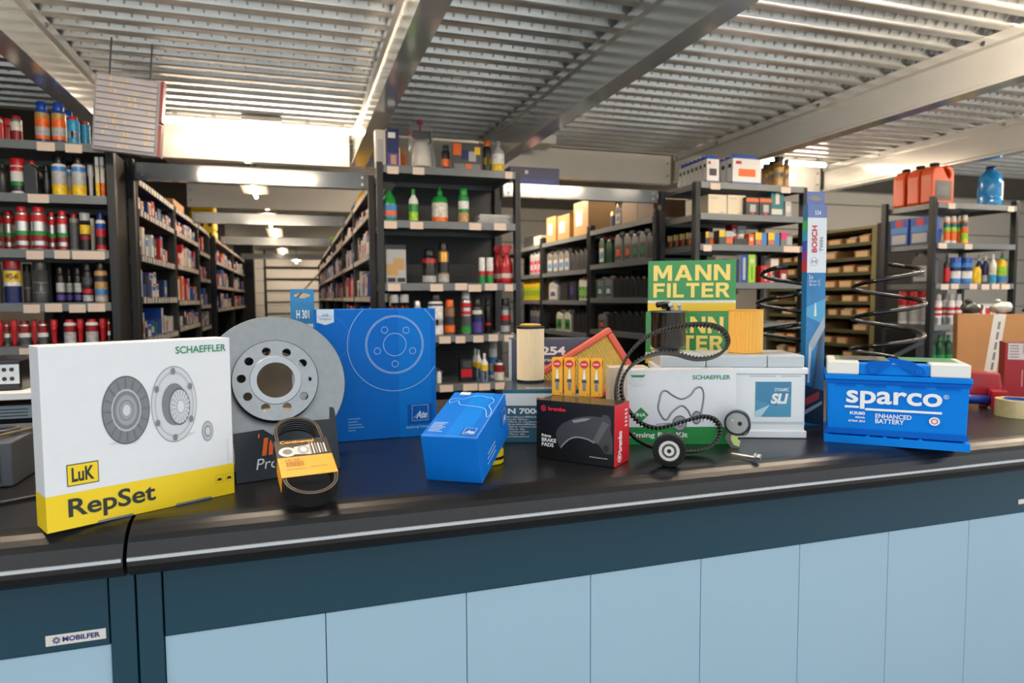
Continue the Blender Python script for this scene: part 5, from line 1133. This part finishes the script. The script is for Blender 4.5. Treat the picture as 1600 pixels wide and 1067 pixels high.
# tensioner
p = atY(1152, 660, 1.262); RP = .0280
r = thing('tensioner_pulley', 'tensioner pulley with a pale green tag leaning on the white battery', 'pulley', (p.x, 1.262, p.z), (0, 0, math.radians(-40)))
B().lathe([(RP*.86, .012), (RP*.97, .0118), (RP, .011), (RP, -.011), (RP*.86, -.011), (RP*.86, .012)], 44, ax='y').obj('pulley_rim', mat((40, 40, 42), .3, .2), r)
B().lathe([(0, .0085), (RP*.84, .0085), (RP*.84, .004)], 40, ax='y').obj('face_plate', mat((170, 172, 172), .35, .7), r); B().lathe([(0, .0095), (RP*.17, .0095), (RP*.17, .0085)], 20, (.006, 0, -.001), 'y').obj('bolt_hole', cm('black'), r)
B().lathe([(0, .0092), (RP*.08, .0092)], 14, (-.010, 0, .006), 'y').obj('pin', mat((220, 220, 218), .3, .8), r)
dz = p.z-1.0008
B().prism([(-.018, -RP*.7), (-.002, -RP*.75), (.006, -dz), (-.012, -dz), (-.026, -RP-.008)], -.006, -.003).obj('bracket', mat((128, 126, 120), .4, .8), r)
B().prism([(-.012, -RP*.98), (.004, -RP*.96), (.002, -RP-.008), (.008, -RP-.012), (.005, -dz+.004), (-.006, -dz+.007), (-.013, -RP-.010)], -.0095, -.0088).obj('tag', mat((206, 226, 140), .5), r)
B().tube(spline([(.004, -.012, -RP*.95, ), (.02, -.014, -RP*.8), (.028, -.010, -.006), (.024, -.010, .012)], 6, False), .0016, 6).obj('spring_wire', mat((40, 40, 40), .4), r)
# flange bolt
p0, p1 = atZ(1143, 711, 1.004), atZ(1190, 717, 1.006); dv = (p1-p0); Lb = dv.length
r = thing('flange_bolt', 'loose silver flange bolt lying on the counter', 'bolt', (p0.x, p0.y, 1.0095), (0, 0, math.atan2(dv.y, dv.x)))
SB = mat((188, 190, 192), .3, .9)
B().lathe([(0, 0), (.0036, 0), (.0040, .001), (.0040, Lb*.8)], 14, ax='x', c=(0, 0, -.003)).obj('shank', SB, r, smooth=True)
B().lathe([(0, Lb*.8), (.0088, Lb*.8), (.0088, Lb*.8+.003), (0, Lb*.8+.003)], 20, ax='x').obj('flange', SB, r); B().lathe([(.0066, Lb*.8+.003), (.0066, Lb*.8+.011), (.0055, Lb*.8+.012), (0, Lb*.8+.012)], 6, ax='x').obj('hex_head', SB, r)
# ================================================================== green filter cartons
GM, YT = mat((60, 150, 84), .35, 0, .03, 8, coat=.25), mat((252, 228, 128), .4); GD = mat((30, 104, 58), .4)
GLY = {'M': (1.25, [[(0, 0), (0, 1), (.27, 1), (.5, .45), (.73, 1), (1, 1), (1, 0), (.77, 0), (.77, .60), (.585, .16), (.415, .16), (.23, .60), (.23, 0)]]),
 'A': (1.2, [[(0, 0), (.36, 1), (.64, 1), (1, 0), (.75, 0), (.68, .19), (.32, .19), (.25, 0)], [(.385, .39), (.615, .39), (.5, .74)]]),
 'N': (1.05, [[(0, 0), (0, 1), (.28, 1), (.75, .36), (.75, 1), (1, 1), (1, 0), (.74, 0), (.25, .66), (.25, 0)]]),
 'F': (.85, [[(0, 0), (0, 1), (1, 1), (1, .79), (.31, .79), (.31, .60), (.92, .60), (.92, .40), (.31, .40), (.31, 0)]]), 'I': (.28, [[(0, 0), (0, 1), (1, 1), (1, 0)]]),
 'L': (.8, [[(0, 0), (0, 1), (.33, 1), (.33, .21), (1, .21), (1, 0)]]), 'T': (.95, [[(0, .79), (0, 1), (1, 1), (1, .79), (.64, .79), (.64, 0), (.36, 0), (.36, .79)]]),
 'E': (.85, [[(0, 0), (0, 1), (1, 1), (1, .80), (.31, .80), (.31, .61), (.93, .61), (.93, .41), (.31, .41), (.31, .20), (1, .20), (1, 0)]]),
 'R': (1.0, [[(0, 0), (0, 1), (.62, 1), (.82, .95), (.92, .82), (.92, .66), (.83, .52), (.69, .45), (1, 0), (.70, 0), (.44, .39), (.28, .39), (.28, 0)], [(.28, .59), (.28, .80), (.56, .80), (.63, .76), (.64, .65), (.57, .59)]])}
def block(F, s, a0, b0, a1, b1, m):
    tot = sum(GLY[c][0] for c in s)+.16*(len(s)-1); x = 0
    for c in s:
        w_, lp = GLY[c]; L = [[Vector((p[0], p[1], 0)) for p in q] for q in lp]; fl = [v for q in L for v in q]
        F.put([(a0+(a1-a0)*(x+v.x*w_)/tot, b0+(b1-b0)*v.y) for v in fl], [tuple(t) for t in tessellate_polygon(L)], m, 'letter', 4); x += w_+.16
def mann(label, x, y, z, yaw, w, d, h, prints=True):
    r, fc = carton('filter_carton', label, 'box', x, y, z, yaw, w, d, h, [GM, GD, GD, GD, GD, GD])
    if prints:
        F = fc('front'); F.rect(0, 0, 1, .165, mat((246, 204, 60), .4), name='yellow_band'); F.rect(0, .165, 1, .215, mat((228, 234, 230), .4), name='white_band')
        block(F, 'MANN', .065, .60, .935, .91, YT); block(F, 'FILTER', .065, .27, .935, .555, YT)
mann('plain green carton hidden under the two green filter cartons', .955, 1.69, 1.0005, -40, .22, .13, .153, False)
mann('lower green filter carton behind the black fuel filter', .942, 1.68, 1.1545, -41, .226, .13, .146)
mann('upper green filter carton topmost of its stack', .957, 1.695, 1.3015, -36, .238, .13, .142)
# ================================================================== white battery
def rotz(d): return (0, 0, math.radians(d))
WB, GB2 = mat((236, 239, 241), .4, 0, .02, 10), mat((196, 204, 210), .4, 0, .03, 10)
r = thing('white_car_battery', 'white car battery with a blue label between the timing belt and the tall blue box', 'battery', (.838, 1.424, 1.0005), rotz(-22))
w, d, h = .345, .172, .2
B().box(0, w, 0, d, .0, .155).obj('case', WB, r, bevel=.003); B().box(-.004, w+.004, -.004, d+.004, .0005, .018).obj('base_rim', WB, r, bevel=.002)
B().box(-.005, w+.005, -.005, d+.005, .1552, .170).obj('flange', WB, r, bevel=.002); B().box(.002, w*.32, .002, d-.002, .1702, h).obj('lid_block', GB2, r, bevel=.004); B().box(w*.323, w*.74, .002, d-.002, .1702, h).obj('lid_block', GB2, r, bevel=.004); B().box(w*.743, w-.002, .002, d-.002, .1702, h).obj('lid_block', GB2, r, bevel=.004)
class Bf(Face):
    pass
F = Face(r, 'front', w, d, .155); F.rect(.66, .33, .905, .88, mat((58, 132, 172), .35, coat=.2), 1, 'blue_label'); F.poly([(.66, .60), (.80, .50), (.905, .7), (.905, .33), (.66, .33)], mat((74, 150, 186), .35), 2); F.poly([(.66, .42), (.76, .52), (.70, .33), (.66, .33)], mat((180, 214, 228), .4), 3)
F.text('DYNAMIC', .79, .73, .89, .785, WT, .01, .15); F.text('SLI', .765, .535, .885, .70, WT, .05, .2)
F.rect(0, .215, 1, .255, GB2, 1, 'grey_stripe'); F.rect(.62, .955, .80, .975, GB2, 1, 'slot'); F.rect(.83, .955, .97, .975, GB2, 1, 'slot')
# ================================================================== filters on the white battery
BC_ = mat((26, 25, 26), .22, 0, .05, 10, coat=.4)
p = atZ(1057, 550, 1.2008); r = thing('fuel_filter', 'black metal fuel filter canister with plastic pipe stubs on the white battery', 'filter', (p.x, p.y+.040, 1.2012)); RFf, Hf = .0450, .104
B().lathe([(0, 0), (RFf*.5, .0), (RFf*.62, .003), (RFf*.93, .009), (RFf, .016), (RFf, Hf-.004), (RFf*1.045, Hf-.003), (RFf*1.045, Hf), (RFf*.95, Hf+.001), (0, Hf+.003)], 44).obj('canister', BC_, r, smooth=True)
B().lathe([(RFf*1.05, Hf-.0035), (RFf*1.05, Hf+.0005)], 44).obj('crimp_ring', mat((120, 118, 116), .3, .7), r)
B().tube(spline([(-.038, -.008, Hf+.016), (-.02, -.006, Hf+.018), (.0, 0, Hf+.017), (.004, .004, Hf+.003)], 5, False), .0075, 10).obj('black_pipe', cm('black'), r, smooth=True); B().box(-.012, .008, -.002, .018, Hf+.004, Hf+.021).obj('valve_block', cm('char'), r, bevel=.003)
for k, (ox, oy) in enumerate(((-.010, -.018), (.018, -.012))):
    B().tube(spline([(ox-.006, oy-.016, Hf+.016), (ox+.002, oy-.004, Hf+.0165), (ox+.012, oy+.006, Hf+.013), (ox+.014, oy+.008, Hf+.002)], 5, False), .0052, 10).obj('clear_pipe', mat((206, 206, 204), .2, coat=.4), r, smooth=True)
p = atZ(1180, 552.5, 1.2008)
pleated('pleated_oil_filter', 'amber pleated filter element standing on the right of the white battery', (p.x, p.y+.038, 1.2012), .0420, .108, mat((250, 190, 84), .55), mat((240, 176, 66), .5), 34, ch=.003)
# ================================================================== tall blue wiper box
r, fc = carton('twin_wiper_box', 'tall white and blue wiper blade carton between the two batteries', 'box', 1.262, 1.412, 1.0005, -8.4, .054, .022, .578, [mat((44, 128, 186), .32, 0, .12, 18, coat=.2), DTL, DTL, mat((30, 110, 170), .35), DTL, DTL], tilt=-.6)
F = fc('front'); PU = mat((116, 132, 184), .4)
F.rect(0, .94, 1, 1, PU, 1, 'lilac_band'); F.text('534', .36, .952, .68, .972, WT, .02); F.rect(0, .695, 1, .94, mat((234, 236, 240), .4), 1, 'white_field')
F.text('BOSCH', .22, .785, .50, .905, mat((214, 48, 56), .45), .03, up=1); F.text('TWIN', .64, .79, .82, .853, mat((120, 122, 128), .45), .01, up=1); F.disc(.36, .745, .20, .0195, g[1], 2, .93); F.text('H', .24, .737, .48, .753, g[1], 0)
F.text('2 x', .10, .668, .32, .685, WT, .03); F.text('530 mm / 21"', .10, .652, .72, .664, WT, 0); F.text('380 mm / 15"', .10, .636, .72, .648, WT, 0)
F.poly([(0, .54), (1, .58), (1, .46), (0, .50)], mat((90, 170, 214), .4), 1); F.poly([(.44, .56), (.50, .56), (.54, .50), (.40, .50)], mat((220, 236, 244), .4), 2)
F.poly([(.16, .38), (.95, .50), (1, .45), (.34, .34)], mat((170, 180, 190), .35, .4), 3); F.poly([(.16, .38), (.30, .36), (.22, .20), (.10, .20)], mat((206, 214, 220), .4), 3); F.poly([(.70, .40), (.84, .41), (.50, .17), (.34, .17)], mat((74, 80, 92), .4), 3); F.poly([(.86, .42), (.96, .42), (.70, .17), (.60, .17)], mat((96, 104, 116), .4), 3)
F.poly([(.0, .02), (1, .0), (1, .16), (0, .19)], mat((24, 46, 66), .4), 2); F.poly([(0, .095), (.75, .125), (.75, .16), (0, .13)], mat((190, 66, 60), .4), 4); F.poly([(0, .055), (.9, .10), (.9, .115), (0, .075)], mat((176, 182, 186), .4), 4)
FLf = fc('left')
for k, c in enumerate(((200, 40, 60), (150, 60, 140), (60, 80, 190), (40, 150, 190), (70, 170, 90))): FLf.rect(0, .70+.046*k, 1, .746+.046*k, mat(c, .4), 1, 'rainbow_strip')
ww = .054; outer = [Vector((.002, 0, 0)), Vector((ww-.002, 0, 0)), Vector((ww-.002, .033, 0)), Vector((.002, .033, 0))]
hole = [Vector((ww*.5+x_*ww, .016+z_, 0)) for x_, z_ in ((-.36, -.001), (-.2, -.004), (-.1, -.006), (.1, -.006), (.2, -.004), (.36, -.001), (.36, .001), (.2, .003), (.1, .007), (-.1, .007), (-.2, .003), (-.36, .001))]
T = tessellate_polygon([outer, hole]); fl = outer+hole; tb = B(); tb.add([(v.x, 0, v.y) for v in fl], [tuple(t) for t in T]); tb.add([(v.x, .0012, v.y) for v in fl], [tuple(t) for t in T]); tb.obj('hang_tab', PU, r, loc=(0, .008, .5782))
# ================================================================== coil springs
SPM = mat((14, 14, 15), .16, 0, .05, 40, coat=.6)
def coil(label, x, y, R, H, turns, ph, wire=.0060):
    P = []; n = int(turns*36)
    for k in range(n+1):
        t = k/n; a = ph+2*PI*turns*t; rr = R*(1 - .16*max(0, (t-.86)/.14) - .10*max(0, (.10-t)/.10)); z = wire+(H-2*wire)*(t**1.0)
        if t < .1: z = wire+(H-2*wire)*(.35*t/.1*.1)
        else:
            z = wire+(H-2*wire)*(.035+(t-.1)/.9*.965)
        P.append((rr*math.cos(a), rr*math.sin(a), z))
    r = thing('coil_spring', label, 'spring', (x, y, 1.0005)); B().tube(P, wire, 10).obj('wire_coil', SPM, r, smooth=True)
    for e in (P[0], P[-1]): B().lathe([(0, -wire*.9), (wire*.8, -wire*.6), (wire*.95, 0), (wire*.8, wire*.6), (0, wire*.9)], 10, e).obj('coil_end', SPM, r, smooth=True)
coil('black coil spring behind the tall wiper carton', 1.363, 1.60, .084, .432, 5.3, 2.0)
coil('black coil spring standing behind the blue battery', 1.575, 1.452, .089, .437, 5.15, PI*1.93)
# ================================================================== blue battery
SB_ = mat((0, 128, 228), .5, 0, .02, 15, spec=.12); SBD = mat((0, 96, 200), .5, spec=.12); SW = mat((234, 234, 230), .35)
r = thing('blue_car_battery', 'bright blue car battery with white lid ends at the counter edge', 'battery', (1.180, 1.250, 1.0005), rotz(-42.4))
w, d, h = .280, .172, .19
b = B(); b.add([(.003, .002, .02), (w-.003, .002, .02), (w-.003, d-.002, .02), (.003, d-.002, .02), (0, 0, .148), (w, 0, .148), (w, d, .148), (0, d, .148)], [(0, 1, 5, 4), (1, 2, 6, 5), (2, 3, 7, 6), (3, 0, 4, 7), (4, 5, 6, 7), (3, 2, 1, 0)]); b.obj('case', SB_, r, bevel=.003)
B().prism([(-.004, 0), (w+.004, 0), (w+.004, .018), (.70*w, .018), (.68*w, .022), (.66*w, .018), (.57*w, .018), (.55*w, .022), (.53*w, .018), (.45*w, .018), (.43*w, .022), (.41*w, .018), (.33*w, .018), (.31*w, .022), (.29*w, .018), (-.004, .018)], -.004, d+.004).obj('base_rim', SB_, r)
B().box(-.005, w+.005, -.005, d+.005, .1482, .160).obj('flange', SB_, r, bevel=.002); B().box(-.003, w+.003, -.002, d+.002, .139, .1478).obj('ledge', SBD, r, bevel=.001)
B().box(-.001, w*.235, -.001, d+.001, .1602, h).obj('white_lid_end', SW, r, bevel=.003); B().box(w*.735, w+.001, -.001, d+.001, .1602, h).obj('white_lid_end', SW, r, bevel=.003); B().box(w*.2365, w*.7335, .001, d-.001, .1602, h-.004).obj('lid_block', SB_, r, bevel=.003)
FT = Face(r, 'top', w, d, h); FT.rect(.06, .25, .46, .97, mat((110, 122, 84), .4), 1, 'top_label'); FT.rect(.56, .3, .95, .97, mat((70, 140, 110), .4), 1, 'top_label'); FT.rect(.10, .3, .40, .9, mat((60, 72, 80), .4), 2, 'top_label')
for (xa, xb, lf) in ((.29*w, .47*w, 0), (.50*w, .70*w, 1)):
    zz0 = .163
    P = [(xa, zz0+.004), (xa+.01, zz0), (xa+.022, zz0+.002), (xb, h-.001), (xb, h+.004), (xa, h+.002)] if not lf else [(xa-.02, h+.010), (xa-.016, h+.006), (xb-.022, zz0+.002), (xb-.010, zz0), (xb, zz0+.006), (xb-.004, h-.012), (xa+.03, h+.004), (xa-.014, h+.012)]
    B().prism(P, -.0045, -.0015).obj('handle', SBD, r)
    cx = xa+.012 if not lf else xb-.012; B().lathe([(.003, .0052), (.0048, .0052), (.0048, .0046)], 18, (cx, 0, zz0+.009), 'y').obj('pivot', SB_, r)
F = Face(r, 'front', w, d, .148)
for a0, a1 in ((.06, .21), (.27, .43), (.54, .71), (.78, .94)): F.rect(a0, .905, a1, .93, SBD, 16, 'slot')
F.rect(0, .155, 1, .235, SBD, 8, 'dark_band')
WS = mat((240, 242, 246), .4)
F.text('sparco', .145, .555, .82, .84, WS, .022, lay=10); F.rect(.135, .565, .24, .598, WS, 10, 'underline'); F.rect(.285, .535, .82, .570, WS, 9, 'underline'); F.disc(.845, .80, .018, .032, WS, 10, .8); F.text('R', .838, .785, .853, .815, WS, .01, lay=10)
F.text('KR80', .175, .46, .285, .51, WS, .03, lay=10); F.text('80Ah', .215, .405, .285, .435, WS, .03, lay=10); F.text('670A EN', .165, .345, .285, .378, WS, .03, lay=10); F.text('ENHANCED', .36, .425, .615, .495, WS, .02, lay=10); F.text('BATTERY', .36, .345, .565, .415, WS, .02, lay=10)
F.disc(.772, .425, .037, .064, WS, 10); F.disc(.772, .425, .024, .042, mat((206, 60, 52), .4), 11, .68)
# ================================================================== things at the right end
TAN = mat((178, 128, 78), .55, 0, .05, 12)
p = atZ(1500, 590, 1.0)
r, fc = carton('shipping_carton', 'large brown shipping carton with white tape at the right end of the counter', 'box', 2.60, 2.05, 1.0065, -40, .42, .08, .26, TAN, tilt=-4)
F = fc('front'); F.poly([(.22, 0), (.32, 0), (.40, 1), (.30, 1)], mat((214, 210, 204), .4), 1, 'tape_strip')
for k in range(5): F.poly([(.268+.0115*k*1.05+.01, .12+.16*k), (.288+.0115*k*1.05+.01, .12+.16*k), (.298+.0115*k*1.05+.01, .24+.16*k), (.278+.0115*k*1.05+.01, .24+.16*k)], mat((120, 120, 122), .5), 2, 'text_line')
def lump(rx, ry, rz, seed, n=16, m=9):
    rn = random.Random(seed); ph = [rn.uniform(0, 6) for _ in range(6)]; b = B(); V = []
    for j in range(m+1):
        t = PI*j/m
        for k in range(n):
            a = 2*PI*k/n; q = 1+.16*math.sin(3*a+ph[0]+2*t)+.12*math.sin(5*a+ph[1]-3*t)+.08*math.sin(7*t+ph[2]); V.append((rx*q*math.sin(t)*math.cos(a), ry*q*math.sin(t)*math.sin(a), max(0, rz+rz*q*math.cos(t)*.95)))
    b.add(V, [(j*n+k, (j+1)*n+k, (j+1)*n+(k+1) % n, j*n+(k+1) % n) for j in range(m) for k in range(n)]); return b
for k, (dx, c) in enumerate(((.055, (64, 70, 66)), (.160, (190, 190, 186)), (.290, (40, 42, 40)))):
    a = math.radians(-40); px, py = 2.60+dx*math.cos(a)+.045*math.sin(-a), 2.05+dx*math.sin(a)+.045*math.cos(a)
    r = thing('plastic_bag', '%s bag lying on the brown shipping carton' % ('dark grey', 'clear white', 'black')[k], 'bag', (px+.01, py+.012, 1.2668), rotz(-40)); rx = (.038, .038, .06)[k]
    lump(rx, .032, .024, k).obj('bag_body', mat(c, .25, 0, .2, 30, .3, coat=.4), r, smooth=True); lump(.012, .010, .008, k+9, 10, 6).obj('knot', mat(c, .25, coat=.4), r, smooth=True, loc=(-rx*.3, 0, .044))
p = atZ(1567, 622, 1.0)
RDX = mat((172, 20, 34), .35, 0, .03, 10, coat=.2)
r, fc = carton('red_parts_box', 'red parts carton with white label at the right edge', 'box', p.x, p.y, 1.0005, -45, .17, .10, .185, [RDX, RDX, RDX, RDX, mat((96, 60, 44), .5), RDX])
F = fc('front'); F.rect(.05, .70, .36, .99, mat((226, 214, 212), .5), 1, 'label')
for k in range(5): F.rect(.08, .94-.05*k, .22, .95-.05*k, INK, 2, 'text_line')
for k in range(8): F.rect(.28, .95-.02*k, .34, .957-.02*k, INK, 2, 'barcode_bar')
for k in range(4): F.rect(.28+.05*k, .22, .295+.05*k, .52-.05*(k % 2), mat((224, 170, 170), .5), 1, 'text_line')
# tape dispenser
GR = mat((176, 16, 34), .25, 0, .03, 8, coat=.5)
p = atZ(1515, 640, 1.0); r = thing('tape_dispenser', 'red tape gun with blue handle lying beside the blue battery', 'tape gun', (1.985, 1.46, 1.0005), rotz(-44))
B().prism([(-.065, .031), (.036, .031), (.040, .06), (.034, .104), (-.06, .108), (-.078, .08)], .034, .085).obj('guard', GR, r, bevel=.006)
B().lathe([(.0, -.115), (.013, -.112), (.0145, -.06), (.0135, .0), (0, .002)], 16, (0, -.005, .026), 'x').obj('handle', mat((20, 60, 150), .35), r, smooth=True)
B().box(.002, .042, -.035, .028, .004, .058).obj('side_plate', GR, r, bevel=.002); B().box(-.02, .002, .012, .032, .0, .03).obj('foot', GR, r, bevel=.002)
B().lathe([(0, .0365), (.005, .0365), (.005, .034)], 8, (.032, 0, .034), 'y').obj('bolt', SB, r)
r = thing('packing_tape_roll', 'roll of clear yellowish packing tape in front of the red tape gun', 'tape', (1.930, 1.335, 1.0005)); pt = atZ(1600, 650, 1.0)
r.location = (1.935, 1.338, 1.0005)
B().lathe([(.036, 0), (.055, 0), (.055, .048), (.036, .048)], 48, ring=True).obj('tape_body', mat((226, 206, 150), .25, 0, .05, 40, coat=.4), r); B().lathe([(.034, 0), (.0358, 0), (.0358, .049), (.034, .049)], 40, ring=True).obj('core', mat((40, 110, 190), .4), r); B().lathe([(0, .040), (.0335, .040), (.0335, .034), (0, .034)], 30).obj('hub', GR, r)
# ================================================================== till corner at the left end
r = thing('monitor_riser', 'white riser shelf behind the white clutch box', 'shelf', (-1.3, 1.66, 1.0005))
B().box(0, .80, 0, .3, .130, .146).obj('board', mat((226, 226, 224), .4), r, bevel=.002)
for xx in (.0, .785): B().box(xx, xx+.015, .03, .27, 0, .1298).obj('leg', mat((226, 226, 224), .4), r)
r = thing('card_terminal', 'black desk device with white key symbols on the white riser', 'device', (-1.0, 1.70, 1.1475)); DV = mat((18, 19, 22), .25, coat=.3)
B().prism([(0, 0), (.235, 0), (.235, .062), (0, .062)], 0, .16).obj('housing', DV, r, bevel=.004); B().box(.236, .43, .0, .16, 0, .066).obj('housing', DV, r, bevel=.004)
bb = B()
for k in range(4):
    for j in range(2): bb.lathe([(0, .0012), (.0046, .0012), (.0046, .0001)], 10, (.372+.0135*k, 0, .026+.016*j), 'y')
B().box(.361, .427, -.0018, -.0002, .014, .056).obj('display_panel', mat((214, 218, 222), .4), r); bb2 = B()
for k in range(4):
    for j in range(2): bb2.lathe([(0, .0026), (.0045, .0026), (.0045, .0019)], 10, (.372+.0140*k, 0, .025+.02*j), 'y')
bb2.obj('key_symbol', cm('char'), r); B().box(.0+.20, .228, -.0018, -.0002, .02, .045).obj('blue_light', mat((60, 130, 220), .3), r)
r = thing('network_unit', 'black unit with a printed grey label under the white riser', 'device', (-1.2, 1.70, 1.0005)); B().box(0, .66, 0, .2, 0, .118).obj('housing', DV, r, bevel=.003); B().box(.42, .652, -.0014, -.0002, .085, .113).obj('label', mat((140, 156, 164), .4), r)
for k in range(3): B().box(.45, .64, -.0022, -.0016, .090+.007*k, .092+.007*k).obj('text_line', cm('char'), r)
r = thing('cash_drawer', 'dark grey metal box under tangled cables at the left edge', 'box', (-1.2, 1.43, 1.0005)); B().box(0, .70, 0, .22, 0, .082).obj('housing', mat((84, 88, 94), .45, .1, .05, 20), r, bevel=.003); B().box(.02, .68, -.004, -.0005, .008, .070).obj('drawer_front', mat((92, 96, 102), .45, .1), r, bevel=.001)
CB = mat((36, 38, 42), .4)
def cable(label, P, m, rad): o = B().tube(spline(P, 8, False), rad, 7).obj('cable', m, smooth=True); tag(o, label, 'cable')
cable('thick black cable hanging down the grey metal box at left', [(-.66, 1.46, 1.0885), (-.60, 1.415, 1.086), (-.575, 1.405, 1.05), (-.565, 1.39, 1.0085), (-.54, 1.36, 1.006)], CB, .0050)
cable('grey cable looping on top of the grey metal box', [(-.72, 1.50, 1.0875), (-.60, 1.48, 1.09), (-.53, 1.50, 1.092), (-.54, 1.56, 1.089), (-.66, 1.58, 1.0875)], mat((70, 74, 80), .4), .0042)
cable('tan cable running over the grey metal box', [(-.50, 1.55, 1.0876), (-.53, 1.47, 1.089), (-.545, 1.42, 1.086), (-.548, 1.412, 1.05), (-.55, 1.40, 1.0055), (-.52, 1.34, 1.0045)], mat((120, 104, 78), .4), .0034)
cable('thin dark cable trailing across the left worktop', [(-.70, 1.26, 1.0042), (-.60, 1.25, 1.0042), (-.50, 1.29, 1.0042), (-.43, 1.33, 1.0042)], CB, .0036)
for o in bpy.data.objects:
    if o.name.split('.')[0] in ('bolt', 'yellow_tab', 'rib_dots', 'key_symbol', 'rib') and o.type == 'MESH' and len(o.data.polygons) > 40: o['kind'] = 'stuff'
